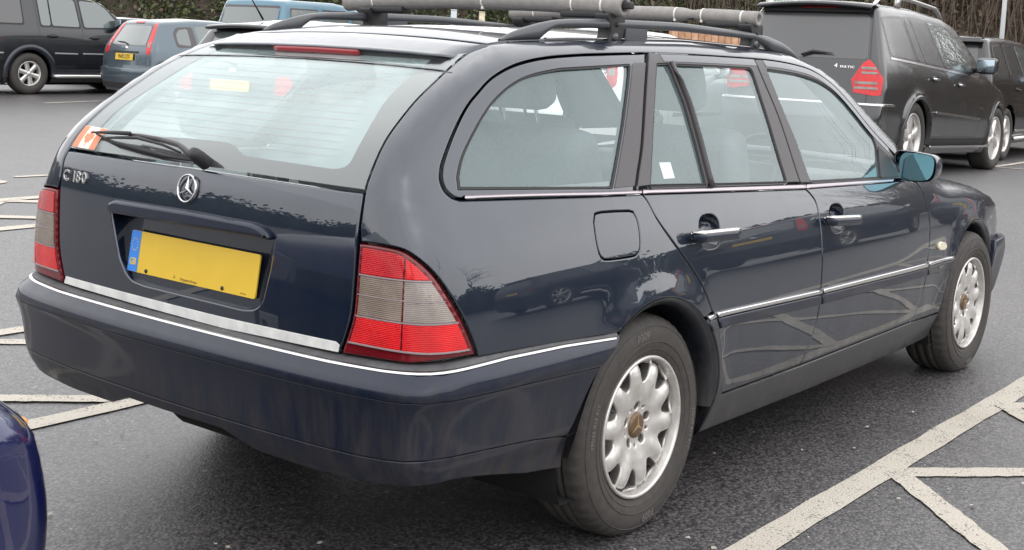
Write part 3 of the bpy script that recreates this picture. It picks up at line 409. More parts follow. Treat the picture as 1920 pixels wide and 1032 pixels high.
# ---------------------------------------------------------------- ground
def asphalt():
    m=bpy.data.materials.new('asphalt'); N,L,b=nodes(m); b.inputs['Roughness'].default_value=.5; b.inputs['Specular IOR Level'].default_value=.75; b.inputs['Coat Weight'].default_value=.35; b.inputs['Coat Roughness'].default_value=.42; b.inputs['Coat IOR'].default_value=1.45
    g=N.new('ShaderNodeNewGeometry')
    def noise(s,d=4,r=.6):
        n=N.new('ShaderNodeTexNoise'); n.inputs['Scale'].default_value=s; n.inputs['Detail'].default_value=d; n.inputs['Roughness'].default_value=r; L.new(g.outputs['Position'],n.inputs['Vector']); return n
    def rng(src,a,b_,c,d):
        q=N.new('ShaderNodeMapRange'); q.inputs[1].default_value=a; q.inputs[2].default_value=b_; q.inputs[3].default_value=c; q.inputs[4].default_value=d; L.new(src,q.inputs[0]); return q.outputs[0]
    v=N.new('ShaderNodeTexVoronoi'); v.inputs['Scale'].default_value=110; L.new(g.outputs['Position'],v.inputs['Vector'])
    v2=N.new('ShaderNodeTexVoronoi'); v2.inputs['Scale'].default_value=48; L.new(g.outputs['Position'],v2.inputs['Vector'])
    big=noise(.35,5); mid=noise(3,6); fine=noise(260,2)
    sep=N.new('ShaderNodeSeparateColor'); L.new(v.outputs['Color'],sep.inputs[0])
    st=rng(sep.outputs[0],.0,1.,.2,1.85)                    # each chipping its own grey
    stones=N.new('ShaderNodeMath'); stones.operation='MULTIPLY'; L.new(st,stones.inputs[0]); L.new(rng(v.outputs['Distance'],.0,.75,1.25,.45),stones.inputs[1])
    stain=noise(.9,7,.75)
    patch=N.new('ShaderNodeMath'); patch.operation='MULTIPLY'; L.new(rng(big.outputs['Fac'],.3,.7,.86,1.14),patch.inputs[0]); L.new(rng(mid.outputs['Fac'],.3,.7,.88,1.12),patch.inputs[1])
    p2=N.new('ShaderNodeMath'); p2.operation='MULTIPLY'; L.new(patch.outputs[0],p2.inputs[0]); L.new(rng(stain.outputs['Fac'],.56,.68,1.,.72),p2.inputs[1])
    al=N.new('ShaderNodeMath'); al.operation='MULTIPLY'; L.new(stones.outputs[0],al.inputs[0]); L.new(p2.outputs[0],al.inputs[1])
    # rare pale chippings
    sep2=N.new('ShaderNodeSeparateColor'); L.new(v2.outputs['Color'],sep2.inputs[0])
    pale=N.new('ShaderNodeMath'); pale.operation='MULTIPLY'; L.new(rng(sep2.outputs[1],.975,.98,0,1),pale.inputs[0]); L.new(rng(v2.outputs['Distance'],.12,.22,1,0),pale.inputs[1])
    vm_=N.new('ShaderNodeVectorMath'); vm_.operation='SCALE'; vm_.inputs[0].default_value=(.084,.078,.081); L.new(al.outputs[0],vm_.inputs['Scale'])
    mix=N.new('ShaderNodeMix'); mix.data_type='RGBA'; mix.inputs[7].default_value=(.42,.40,.38,1); L.new(pale.outputs[0],mix.inputs[0]); L.new(vm_.outputs[0],mix.inputs[6]); L.new(mix.outputs[2],b.inputs['Base Color'])
    bp=N.new('ShaderNodeBump'); bp.inputs['Strength'].default_value=.3; bp.inputs['Distance'].default_value=.004; L.new(rng(v.outputs['Distance'],0,.7,1,0),bp.inputs['Height']); L.new(bp.outputs[0],b.inputs['Normal'])
    return m
ASPH=asphalt()
def paintline():
    m=bpy.data.materials.new('road_paint'); N,L,b=nodes(m); b.inputs['Roughness'].default_value=.75
    g=N.new('ShaderNodeNewGeometry')
    n=N.new('ShaderNodeTexNoise'); n.inputs['Scale'].default_value=9; n.inputs['Detail'].default_value=8; n.inputs['Roughness'].default_value=.7; L.new(g.outputs['Position'],n.inputs['Vector'])
    v=N.new('ShaderNodeTexVoronoi'); v.inputs['Scale'].default_value=140; L.new(g.outputs['Position'],v.inputs['Vector'])
    a=N.new('ShaderNodeMath'); a.operation='MULTIPLY_ADD'; a.inputs[1].default_value=.75; L.new(v.outputs['Distance'],a.inputs[0]); L.new(n.outputs['Fac'],a.inputs[2])
    q=N.new('ShaderNodeMapRange'); q.inputs[1].default_value=1.03; q.inputs[2].default_value=1.16; L.new(a.outputs[0],q.inputs[0])
    w=N.new('ShaderNodeTexNoise'); w.inputs['Scale'].default_value=2.2; w.inputs['Detail'].default_value=6; L.new(g.outputs['Position'],w.inputs['Vector'])
    c=N.new('ShaderNodeMix'); c.data_type='RGBA'; c.inputs[6].default_value=(.41,.37,.315,1); c.inputs[7].default_value=(.55,.51,.445,1); L.new(w.outputs['Fac'],c.inputs[0])
    mix=N.new('ShaderNodeMix'); mix.data_type='RGBA'; mix.inputs[7].default_value=(.15,.14,.135,1); L.new(q.outputs[0],mix.inputs[0]); L.new(c.outputs[2],mix.inputs[6]); L.new(mix.outputs[2],b.inputs['Base Color'])
    bp=N.new('ShaderNodeBump'); bp.inputs['Strength'].default_value=.5; bp.inputs['Distance'].default_value=.004; L.new(v.outputs['Distance'],bp.inputs['Height']); bp.invert=True; L.new(bp.outputs[0],b.inputs['Normal'])
    return m
ROADP=paintline()
gx=np.concatenate([[-140,-60,-25],np.linspace(-12,40,53),[55,80,140]]); gy=np.concatenate([[-140,-70,-35],np.linspace(-20,40,61),[55,80,140]])
V=[(x,y,float(ground_z(x,y))) for x in gx for y in gy]; n=len(gy); Fc=[(i*n+j,(i+1)*n+j,(i+1)*n+j+1,i*n+j+1) for i in range(len(gx)-1) for j in range(n-1)]
tag(mk('ground',V,Fc,ASPH),'grey tarmac of the car park','ground',kind='structure')
LINES=[]
def line(p,q,w=.10,rag=.004):
    p,q=np.array(p,float),np.array(q,float); d=q-p; L_=np.hypot(*d); d/=L_; nn=np.array([-d[1],d[0]]); k=max(2,int(L_/.03) if L_<8 else int(L_/.15)); V=[];Fc=[]
    for i in range(k+1):
        c=p+d*L_*i/k
        for s in (1,-1):
            e=c+nn*s*(w/2+RNG.uniform(-rag,rag)); V.append((e[0],e[1],float(ground_z(*e))+.0035+.0015*len(LINES)*.02))
    for i in range(k): Fc.append((2*i,2*i+1,2*i+3,2*i+2))
    LINES.append(1)
    return V,Fc
# ================================================================ the estate car
A=lambda k: np.array(D[k],float)
mir=lambda p: np.column_stack([2*UC-np.asarray(p)[:,0],np.asarray(p)[:,1]])
cat=lambda *L: np.vstack([np.asarray(l,float) for l in L])
def xz(P):                       # side points (x,z) -> (u,z)
    P=np.asarray(P,float); return to_uz(dom('R',F)(P))
def xy3(P): return dom('xy',F)(np.asarray(P,float))
def rnd_poly(p,r,n=4):
    """round the corners of a polygon"""
    p=clean(np.asarray(p,float)); out=[]; m=len(p)
    for i in range(m):
        a,b,c=p[i-1],p[i],p[(i+1)%m]; da=a-b; dc=c-b; la=np.hypot(*da); lc=np.hypot(*dc); k=min(r,la*.45,lc*.45)
        s=b+da/la*k; e=b+dc/lc*k
        for t in np.linspace(0,1,n+1): out.append((1-t)**2*s+2*t*(1-t)*b+t*t*e)
    return np.array(out)
def dens(p,d=.03,closed=True):
    p=np.asarray(p,float); out=[]; n=len(p)
    for i in range(n if closed else n-1):
        a,b=p[i],p[(i+1)%n]; k=max(1,int(np.hypot(*(b-a))/d)); out+=[a+(b-a)*t/k for t in range(k)]
    if not closed: out.append(p[-1])
    return np.array(out)
def clip(p,nrm,c):
    """keep the part of polygon p where p.nrm<=c"""
    p=np.asarray(p,float); nrm=np.array(nrm,float); out=[]; n=len(p); s=p@nrm-c
    for i in range(n):
        j=(i+1)%n
        if s[i]<=0: out.append(p[i])
        if (s[i]<0)!=(s[j]<0) and s[i]!=s[j]:
            t=s[i]/(s[i]-s[j]); out.append(p[i]+t*(p[j]-p[i]))
    return np.array(out)
car=empty('estate_car',(0,0,0),0,'dark blue-grey estate car with tailgate, roof bars and yellow rear plate, filling the picture','car')
def archc(cx,a0,a1,n=22,r=.372):
    t=np.radians(np.linspace(a0,a1,n)); return np.column_stack([cx+r*np.cos(t),.307+r*np.sin(t)])
# ---- boundary curves
gC,gB,gA=A('gapC_low'),A('gapB_low'),A('gapA_low')
bl=A('beltlow'); dt=A('doortop'); wo_=A('winout')
pil3=xy3([(1.36,-.545),(1.48,-.58),(1.6,-.605),(1.72,-.63),(1.84,-.655),(1.96,-.678),(2.06,-.695)])
pil=to_uz(pil3); pilxy=pil3[:,:2]
roofx=np.linspace(-.345,1.30,24); roofy=-np.interp(roofx,[-.345,-.1,.3,1.0,1.3],[.485,.50,.51,.525,.54])
roof3=xy3(np.column_stack([roofx,roofy])); roofuz=to_uz(roof3)
roofuz=roofuz
tge=A('tgedge')
lampT=A('lamp')
arcR=xz(archc(0,np.degrees(math.asin((.6166-.307)/.372))*-1+180,50,26))     # rear to front over the top
i_c=int(np.argmin(np.abs(gC[:,1]-.598)))
# ---- body side (quarter panel, D pillar, cant rail, A pillar)
side=cat(roofuz[::-1],tge[1:],   # front to rear along roof, down the tailgate shut line
         ) 
k=int(np.argmin(np.abs(tge[:,1]-.8935)))
side=cat(roofuz[::-1],tge[1:k],lampT+np.array([.0012,.0022]),[(-.688,.633),(-.551,.629),(-.36,.620)],arcR,
         gC[:i_c+1][::-1],[(bl[1,0]-.003,bl[1,1])],[bl[0]],wo_[1:],dt[1:],
         [(1.90,.985)],pil[::-1][:-1])
flap=A('flap')
skin('body_side',side,PAINT,car,both=True,holes=[flap],sp=.035,depth=.02,gap=.0016,hgap=.0016)
skin('fuel_flap',flap,PAINT,car,gap=.0022,rnd=.003,depth=.012,sp=.03)
skin('fuel_flap_recess',inset(flap if area(flap)>0 else flap[::-1],-.004),RUBBER,car,off=-.016,gap=0,depth=0,sp=.05)
# arch lips
for cx in (0,2.69):
    V=[];Fc=[]; n=40
    a=np.radians(np.linspace(182 if cx==0 else 190,-2 if cx==0 else 8,n))
    for rr,off in ((.3725,-.001),(.366,-.004),(.352,-.018),(.350,-.05),(.352,-.12)):
        P=dom('R',F)(np.column_stack([cx+.3725*np.cos(a),.307+.3725*np.sin(a)])); P[:,0]=cx+rr*np.cos(a); P[:,2]=.307+rr*np.sin(a); P[:,1]-=off; V.append(P)
    for q in range(4):
        for i in range(n-1): Fc.append((q*n+i,q*n+i+1,(q+1)*n+i+1,(q+1)*n+i))
    V=np.vstack(V); mk('arch_lip',V,Fc,SILLP,car); mk('arch_lip',V*np.array([1,-1,1]),[f[::-1] for f in Fc],SILLP,car)
# ---- roof
rp=cat(np.column_stack([roofx,roofy]),np.column_stack([roofx,-roofy])[::-1])
rp=dens(cat(np.column_stack([roofx,roofy]),[(1.36,-.545),(1.40,-.3),(1.415,0),(1.40,.3),(1.36,.545)],np.column_stack([roofx,-roofy])[::-1]),.06)
skin('roof',rp,PAINT,car,kind='xy',sp=.05,gap=.002,rnd=.003,depth=.012)
# windscreen and bonnet
ws=cat([(1.40,-.53)],pilxy[1:]+np.array([0,.012]),[(2.15,-.70),(2.19,-.4),(2.21,0),(2.19,.4),(2.15,.70)],(pilxy[1:]+np.array([0,.012]))[::-1]*np.array([1,-1]),[(1.40,.53),(1.43,.28),(1.44,0),(1.43,-.28)])
skin('windscreen',dens(ws,.06),GLASS,car,kind='xy',off=-.004,gap=.004,rnd=.002,depth=0,sp=.05)
hx=np.linspace(2.17,3.17,14); hy=-np.interp(hx,[2.17,2.6,2.9,3.17],[.735,.725,.705,.66])
hood3=xy3(np.column_stack([hx,hy])); hooduz=to_uz(hood3)
hd=cat(np.column_stack([hx,hy]),[(3.24,-.4),(3.27,0),(3.24,.4)],np.column_stack([hx,-hy])[::-1],[(2.21,.4),(2.23,0),(2.21,-.4)])
skin('bonnet',dens(hd,.06),PAINT,car,kind='xy',sp=.05,gap=.002,rnd=.004,depth=.02)
# ---- front wing
arcF=xz(archc(2.69,180,38,26))
wing=cat(gA,[(2.327,.312)],arcF[1:],xz([(3.05,.535),(3.20,.535),(3.215,.62),(3.19,.70),(3.17,.752)]),hooduz[::-1],[(2.02,.900),(1.93,.898)])
skin('front_wing',wing,PAINT,car,both=True,sp=.035,depth=.02)
# ---- sill
arcS=xz(archc(0,48,-17,12))
sill=cat([gC[i_c+1]],gC[i_c+2:],A('sillline')[1:3],[(2.322,.3096)],[(2.315,.26),(2.335,.20),(2.30,.192),(2.0,.188),(1.1,.190),(.45,.203),(.362,.203)],arcS[::-1])
skin('sill',sill,SILLP,car,both=True,off=.004,sp=.04,depth=.03,rnd=.006)
# ---- doors
def door(nm,g0,g1,top,low):
    return cat(g0,low,g1[::-1],top)
rear_low=cat([(bl[1,0]+.0025,bl[1,1])],gC[1:],[gB[-1]],gB[::-1][1:],[(bl[2,0]-.001,bl[2,1])])
front_low=cat([(bl[2,0]+.001,bl[2,1])],gB[1:],A('sillline')[2:3],gA[::-1][1:-1],[(1.93,.898)],[bl[3]])
ell=lambda cx,cz,a,b,n=20: np.array([(cx+a*math.copysign(abs(math.cos(t))**.75,math.cos(t)),cz+b*math.copysign(abs(math.sin(t))**.75,math.sin(t))) for t in np.linspace(0,2*PI,n,endpoint=False)])
DOORS=[]
for nm,poly,hc,hx0,hx1,hz0,hz1 in (('rear_door',rear_low,(.313,.836),.180,.432,.838,.829),('front_door',front_low,(1.205,.805),1.075,1.330,.812,.797)):
    cup=ell(*hc,.062,.050)
    for s in (0,1):
        S=sheet(poly,dom('uz',F),lambda P:grad(F,P),holes=[cup],sp=.03,gap=.0018,rnd=.004,depth=.02,hgap=.0)
        d=put(nm,S,PAINT,car,mirror=bool(s)); DOORS.append(d)
        sg=np.array([1,-1 if s else 1,1])
        # handle cup
        V=[];Fc=[];lv=((1,-.006),(.93,-.018),(.75,-.030),(.4,-.036),(.02,-.037)); n=20
        for q,o_ in lv: V.append(dom('uz',F)(cup*q+np.array(hc)*(1-q),o_))
        for a in range(len(lv)-1):
            for i in range(n): Fc.append((a*n+i,a*n+(i+1)%n,(a+1)*n+(i+1)%n,(a+1)*n+i))
        Fc.append(tuple(range(4*n,5*n))); V=np.vstack(V)*sg
        mk('handle_cup',V,Fc if s else [f[::-1] for f in Fc],PAINT,d)
        # handle grip: chrome top, paint body
        h=[]
        for t in np.linspace(0,1,15):
            x=hx0+(hx1-hx0)*t; z=hz0+(hz1-hz0)*t; e=min(t,1-t)/.07; e=min(1,e)**.5
            P=dom('uz',F)([(x,z)],.016+.020*e)[0]; h.append((P,e))
        for nm2,m_,zc,rz,ry in (('handle_grip',LOWP,-.004,.017,.013),('handle_chrome',CHROME,.008,.0085,.0122)):
            V=[];Fc=[];k_=12
            for P,e in h:
                for q in range(k_):
                    w=2*PI*q/k_; V.append((P[0],P[1]-ry*(.35+.65*e)*math.cos(w),P[2]+zc+rz*(.45+.55*e)*math.sin(w)))
            for i in range(len(h)-1):
                for q in range(k_): Fc.append((i*k_+q,i*k_+(q+1)%k_,(i+1)*k_+(q+1)%k_,(i+1)*k_+q))
            Fc+=[tuple(range(k_)),tuple(range((len(h)-1)*k_,len(h)*k_))]
            mk(nm2,np.array(V)*sg,Fc,m_,d)
RD,RDL,FD,FDL=DOORS
# door window frames and posts
gCu=A('gapC_up2'); gBu=A('gapB_up'); g1,g2=A('g1'),A('g2'); g3t,g3l=A('g3top'),A('g3left')
bt=A('belttop'); zt_=lambda x: np.interp(x,bt[:,0],bt[:,1])
dt_r=dt[dt[:,0]<gBu[0,0]+.005]; dt_f=dt[dt[:,0]>gBu[0,0]+.012]
g1=rnd_poly(g1,.012); g2=rnd_poly(g2,.02); g3=rnd_poly(cat(g3t,g3l),.014)
zf=1.318
frameR=cat(gCu,[(g1[0,0]*0+.02+gCu[-1,0]*0+ -.012,zt_(0))],)  # placeholder start
frameR=cat(gCu,[(gCu[-1,0]+.004,.981)],dens([(.06,.982),(gBu[-1,0]-.004,.940)],.05,False),gBu[::-1],dt_r[::-1])
topR=clip(frameR,(0,-1),-zf); postR=clip(frameR,(0,1),zf)
for f,m_,hs,nm in ((topR,PAINT,[g1,g2],'door_frame'),(postR,TRIM,[g1,g2],'door_post')):
    for o_,p_ in zip(skin(nm,f,m_,None,both=True,holes=[clip(h,(0,-1),-zf) if nm=='door_frame' else clip(h,(0,1),zf) for h in hs if True] if False else [],sp=.03,depth=.0) if False else (),(RD,RDL)): o_.parent=p_
def framed(nm,outer,holes,m_,parents,**k):
    a,b=skin(nm,outer,m_,None,both=True,holes=holes,**k); a.parent,b.parent=parents
def strips(outer,glasses,parents,zcut,top=True):
    pass
framed('door_frame',frameR,[g1,g2],TRIM,(RD,RDL),sp=.03,gap=.0015,rnd=.003,depth=.02,hgap=0)
# painted upper edge of the frame, proud of the satin post film
def top_strip(line,parents,drop,nm='door_frame_top'):
    lo=line.copy(); lo[:,1]-=drop; p=cat(line,lo[::-1])
    a,b=skin(nm,p,PAINT,None,both=True,off=.0012,sp=.03,gap=.002,rnd=.0015,depth=.002); a.parent,b.parent=parents
top_strip(dt_r[1:],(RD,RDL),.026)
frameF=cat([(gBu[0,0]+.006,gBu[0,1]-.002)],gBu[1:]+np.array([.0045,0]),[(gBu[-1,0]+.008,.938)],dens([(1.1,.932),(1.86,.905)],.05,False),[(1.895,.955)],dt_f[::-1])
framed('door_frame',frameF,[g3],TRIM,(FD,FDL),sp=.03,gap=.0015,rnd=.003,depth=.02,hgap=0)
lo=dt_f.copy(); e=np.gradient(lo,axis=0); e/=np.linalg.norm(e,axis=1,keepdims=True); lo2=lo+np.column_stack([e[:,1],-e[:,0]])*.026
a,b=skin('door_frame_top',cat(lo,lo2[::-1]),PAINT,None,both=True,off=.0012,sp=.03,gap=.002,rnd=.0015,depth=.002); a.parent,b.parent=(FD,FDL)
def pane(nm,poly,parents,m_=None,grow=.008,off=-.007):
    p=poly if area(poly)>0 else poly[::-1]; p=inset(clean(p),-grow)
    a,b=skin(nm,p,m_ or GLASS,None,both=True,off=off,sp=.05,gap=0,rnd=.001,depth=.004)
    a.parent,b.parent=parents
    # rubber seal round the pane
    a,b=skin('window_seal',inset(clean(poly if area(poly)>0 else poly[::-1]),-.0005),RUBBER,None,both=True,holes=[inset(clean(poly if area(poly)>0 else poly[::-1]),.006)],off=-.003,sp=.2,gap=0,rnd=.0015,depth=.004)
    a.parent,b.parent=parents
pane('quarter_light',g1,(RD,RDL)); pane('door_window',g2,(RD,RDL)); pane('door_window',g3,(FD,FDL))
# divider bar of the rear door window
dv=cr_path=np.array([(.352,1.322),(.43,1.20),(.49,1.06),(.535,.952)])
# rear quarter window in its frame
qg=cat(A('qglass'),A('qglass_r')[1:]); qgo=rnd_poly(qg,.014)
gCq=A('gapC_up')
qframe=cat(wo_[4:],gCq[1:]-np.array([.002,0]),dens([(gCq[-1,0]-.004,.982),(wo_[4,0]+.03,bl[0,1]+.022)],.05,False))
S_=skin('quarter_window_frame',cat(wo_[1:],gCq[1:]-np.array([.002,0]),[(gCq[-1,0]-.003,.968)],[bl[0]+np.array([.004,.003])]),PAINT,car,both=True,holes=[qgo],off=-.001,sp=.03,gap=.004,rnd=.003,depth=.02,hgap=0)
post=cat(A('qglass_r')+np.array([.004,0]),(gCq+np.array([-.004,0]))[::-1]); post=clip(clip(post,(0,1),1.325),(0,-1),-.985)
skin('pillar_cover',post,TRIM,S_[0],off=.0012,sp=.03,gap=.001,rnd=.0015,depth=.003); put('pillar_cover',sheet(post,dom('uz',F),lambda P:grad(F,P),off=.0012,sp=.03,gap=.001,rnd=.0015,depth=.003),TRIM,S_[1],mirror=True)
pane('quarter_window',qgo,S_)
# black ceramic lower edge of the quarter glass
qb=clip(qgo,(0,1),1.004); a,b=skin('window_border',qb,CERAM,None,both=True,off=-.0085,gap=0,rnd=.001,depth=0,sp=.05); a.parent,b.parent=S_
# belt mouldings
def strip(nm,poly,m_,parents,off,rnd=.004,depth=.014,gap=.001,**k):
    a,b=skin(nm,dens(clean(np.asarray(poly,float)),.03),m_,None,both=True,off=off,gap=gap,rnd=rnd,depth=depth,sp=.05,**k); a.parent,b.parent=parents
strip('belt_moulding',[bl[0]+(.004,.001),(bl[1,0]-.002,bl[1,1]),(bt[1,0]-.004,bt[1,1]),bt[0]+(.004,0)],DULLC,(S_[0],S_[1]),.006)
strip('belt_moulding',[(bl[1,0]+.002,bl[1,1]),(bl[2,0]-.002,bl[2,1]),(bt[2,0]-.002,bt[2,1]),(bt[1,0]+.003,bt[1,1]+.001)],DULLC,(RD,RDL),.006)
strip('belt_moulding',[(bl[2,0]+.002,bl[2,1]),bl[3],(bt[3,0]+.05,bt[3,1]-.004),(bt[2,0]+.003,bt[2,1])],DULLC,(FD,FDL),.006)
# side rub strips with chrome insert
QS=(car,car)
for key,par in (('R',(RD,RDL)),('F',(FD,FDL)),('W',QS)):
    strip('rub_strip',A('rub'+key),SILLP if key=='W' else LOWP,par,.009,rnd=.006,depth=.02)
    strip('chrome_strip',A('chrome'+key),CHROME,par,.011,rnd=.005,depth=.02)
strip('chrome_strip',[(.252,.596),(.3045,.597),(.3143,.5835),(.264,.581)],CHROME,QS,.011,rnd=.004,depth=.016)
strip('rub_strip',[(.264,.581),(.3143,.5825),(.330,.548),(.285,.545)],SILLP,QS,.009,rnd=.005,depth=.02)
# crease under the rub strips: lower door cladding proud of the door skin
strip('side_repeater',A('indic'),BLINK,QS,.010,rnd=.005,depth=.014,gap=0)
bd=np.array([(2.205,.527),(2.275,.525),(2.275,.514),(2.205,.516)]); strip('trim_badge',bd,RAILM,QS,.012,rnd=.002,depth=.004)
P=dom('uz',F)([(2.24,.5205)],.0125)[0]; 
text('trim_badge_lettering','ELEGANCE',.0085,frame(P,(1,0,0),(0,-1,.03)),CHROME,car,.0006,sx=1.25)
# ---- tailgate
half=cat([(UC,.6165)],A('tgbot')[::-1][1:],tge[::-1]); half=half[half[:,1]<1.004]
low=cat(half,[( -.9105,1.006)],A('tgglass')[1:2]*0+np.array([(UC,1.0105)]))
rightpts=low[(low[:,0]>UC+.01)]
tg_poly=cat([(UC,.6165)],rightpts,[(UC,1.0105)],mir(rightpts)[::-1])
rec=A('recess'); rec=rnd_poly(rec,.012,3)
tailgate=skin('tailgate',dens(tg_poly,.04),PAINT,car,holes=[rec],sp=.035,gap=.0022,rnd=.006,depth=.062,hgap=0)
# plate recess: smooth dished floor
def recess_sheet():
    P=clean(rec); P=P if area(P)>0 else P[::-1]; g=dom('uz',F); V,Fc,N=sheet(P,lambda uv,off=0.: g(uv,-.017-.040*np.clip((np.asarray(uv)[:,1]-.695)/.17,0,1)),lambda q:grad(F,q),gap=0,rnd=.0,depth=0,sp=.02); return V,Fc,N
put('plate_recess',recess_sheet(),PAINT,tailgate)
skin('grip_bar',inset(rnd_poly(A('bar'),.01,3) if area(rnd_poly(A('bar'),.01,3))>0 else rnd_poly(A('bar'),.01,3)[::-1],-.0035),LOWP,tailgate,off=.020,gap=0,rnd=.012,depth=.044,sp=.02)
skin('kick_strip',dens(A('silver'),.04),SILVERT,tailgate,off=.0015,gap=0,rnd=.0008,depth=.002,sp=.03)
# rear glass
rg=tge[tge[:,1]>1.004]; rg=rg[rg[:,1]<1.338]; rgr=cat([(UC,1.0135)],[(-.9115,1.009)],rg[::-1]+np.array([0,.0]))
gl=cat(rgr,[(UC,1.338)],mir(rgr[1:])[::-1])
rear_window=skin('rear_window',dens(gl,.04),RGLASS,car,off=0.,gap=.002,rnd=.003,depth=.006,sp=.035)
clr=A('clear'); cl_l=mir(clr[-6:])[::-1]
cl=cat(clr[1:],[(clr[-1,0]-.01,1.325),(2*UC-clr[-1,0]+.01,1.325)],mir(clr[-5:])[::-1],[(2*UC+.9814-.0,1.068)],[(-1.9,1.058)])
cl=cat([(-1.895,1.058),(-1.5498,1.0777)],clr[2:],[(clr[-1,0]+.03,1.326),(2*UC-clr[-1,0]-.03,1.326)],mir(clr[-5:])[::-1])
put('window_border',sheet(inset(clean(gl) if area(clean(gl))>0 else clean(gl)[::-1],.003),dom('uz',F),lambda P:grad(F,P),holes=[rnd_poly(cl,.02)],off=-.0028,gap=0,rnd=.0005,depth=0,sp=.04),CERAM,rear_window)
put('misted_glass',sheet(inset(clean(cl) if area(clean(cl))>0 else clean(cl)[::-1],-.012),dom('uz',F),lambda P:grad(F,P),off=-.0048,gap=0,rnd=.0005,depth=0,sp=.05),MIST,rear_window)
# heating wires
V=[];Fc=[]
for q in range(15):
    z=1.075+q*.0165; w=.43-.0*q; t=np.linspace(UC-w,UC+w,24); P0=surf(F,np.column_stack([t,0*t+z]),-.004); P1=surf(F,np.column_stack([t,0*t+z+.0007]),-.004); s=len(V); V+=list(P0)+list(P1)
    Fc+=[(s+i,s+i+1,s+24+i+1,s+24+i) for i in range(23)]
tag(mk('heating_wires',V,Fc,mat('heater_wire',(.30,.24,.20),.6),rear_window),None,kind='stuff')
# ---- spoiler
ys=np.linspace(-.50,.50,41); V=[];Fc=[]
for y in ys:
    a=abs(y); seam=-.352-.02*a; zr=xy3([(seam,np.clip(y,-.478,.478))])[0][2]
    e=1-np.clip((a-.44)/.06,0,1)**2*.55
    lipx=-.515+.05*a*a+ (1-e)*.11; lipz=np.interp(a,[0,.2,.35,.45,.5],[1.337,1.3355,1.332,1.328,1.322])
    pr=[(seam+.004,zr-.004),(seam,zr+.0005),(seam-.01,zr),(seam*.55+lipx*.45,zr*.55+lipz*.45+.006),(lipx+.03,lipz+.0045),(lipx+.008,lipz+.0015),(lipx,lipz-.003),(lipx+.002,lipz-.007),(lipx+.012,lipz-.010),(lipx+.035,lipz-.012),(lipx+.075,lipz-.014),(seam,zr-.03)]
    V+=[(x,y,z) for x,z in pr]
k=12
for i in range(len(ys)-1):
    for q in range(k-1): Fc.append((i*k+q,(i+1)*k+q,(i+1)*k+q+1,i*k+q+1))
Fc+=[tuple(range(k)),tuple(range((len(ys)-1)*k,len(ys)*k))[::-1]]
spo=wn(mk('roof_spoiler',V,Fc,PAINT,car))
# black sheet paints shaded band under spoiler, high brake lamp set in it
V=[];Fc=[]
yy=np.linspace(-.165,.17,20)
def lipz_(a): return np.interp(a,[0,.2,.35,.45,.5],[1.337,1.3355,1.332,1.328,1.322])
for y in yy:
    a=abs(y); lx=-.515+.05*a*a; lz=lipz_(a)
    V+=[(lx-.001+.004,y,lz-.006),(lx-.002,y,lz-.009),(lx+.003,y,lz-.021),(lx+.010,y,lz-.024),(lx+.04,y,lz-.02)]
for i in range(19):
    for q in range(4): Fc.append((i*5+q,(i+1)*5+q,(i+1)*5+q+1,i*5+q+1))
Fc+=[(0,1,2,3,4),tuple(range(95,100))[::-1]]
BRK=mat('high_brake_lens',(.28,.008,.016),.3,coat=.6)
mk('high_brake_lamp',V,Fc,BRK,car)
V=[];Fc=[]
yf=np.linspace(-.485,.485,40)
for y in yf:
    a=abs(y); lx=-.515+.05*a*a; lz=lipz_(a); g=surf(F,[to_uz([[ -.47,y,lz-.040]])[0]],.001)[0]
    V+=[(lx+.010,y,lz-.009),(lx+.016,y,lz-.027),(g[0],g[1],g[2]),(g[0]+.05,g[1],g[2]+.01)]
for i in range(39):
    for q in range(3): Fc.append((i*4+q,(i+1)*4+q,(i+1)*4+q+1,i*4+q+1))
mk('spoiler_shade_sheet',V,Fc,BLACKP,car)
# ---- tail lamps
lamp=cat(lampT,A('lamp_bot')[1:],A('lamp_in')[1:-1])
lamp=clean(lamp,.002)
for s in (0,1):
    mkp=lambda nm,poly,m_,par,**k: put(nm,sheet(poly,dom('uz',F),lambda P:grad(F,P),**k),m_,par,mirror=bool(s))
    tl=mkp('tail_lamp',lamp,LDRED,car,off=.003,gap=.0012,rnd=.005,depth=.03,sp=.025)
    body=lamp if area(lamp)>0 else lamp[::-1]
    inn=clip(inset(body,.009),(0,-1),-.659); inn=clip(inn,(1,0),-.012-.7+.0) if False else inn
    bands=[('lamp_lens_red',inn,.8225,1.0),('lamp_lens_clear',inn,.725,.8195),('lamp_lens_red',inn,.655,.722)]
    for nm,p_,z0,z1 in bands:
        q=clip(clip(p_,(0,1),z1),(0,-1),-z0)
        for sd_ in (0,1):
            r_=clip(q,(1,0),-.8175) if sd_==0 else clip(q,(-1,0),.8155)
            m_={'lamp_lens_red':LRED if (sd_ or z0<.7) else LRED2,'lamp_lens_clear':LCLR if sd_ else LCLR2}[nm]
            mkp(nm,clean(dens(r_,.02),.0015),m_,tl,off=.0055,gap=.0004,rnd=.0012,depth=.004,sp=.02)
    for z0,h in ((.6575,.0022),(.7235,.0016),(.774,.0012),(.8205,.0016)):
        q=clip(clip(inset(body,.007),(0,1),z0+h),(0,-1),-z0+h); mkp('lens_rib',clean(dens(q,.02),.0008),mat('lens_rib_grey',(.30,.24,.25),.3) if 'lens_rib_grey' not in bpy.data.materials else bpy.data.materials['lens_rib_grey'],tl,off=.0068,gap=0,rnd=.0005,depth=.003,sp=.1)
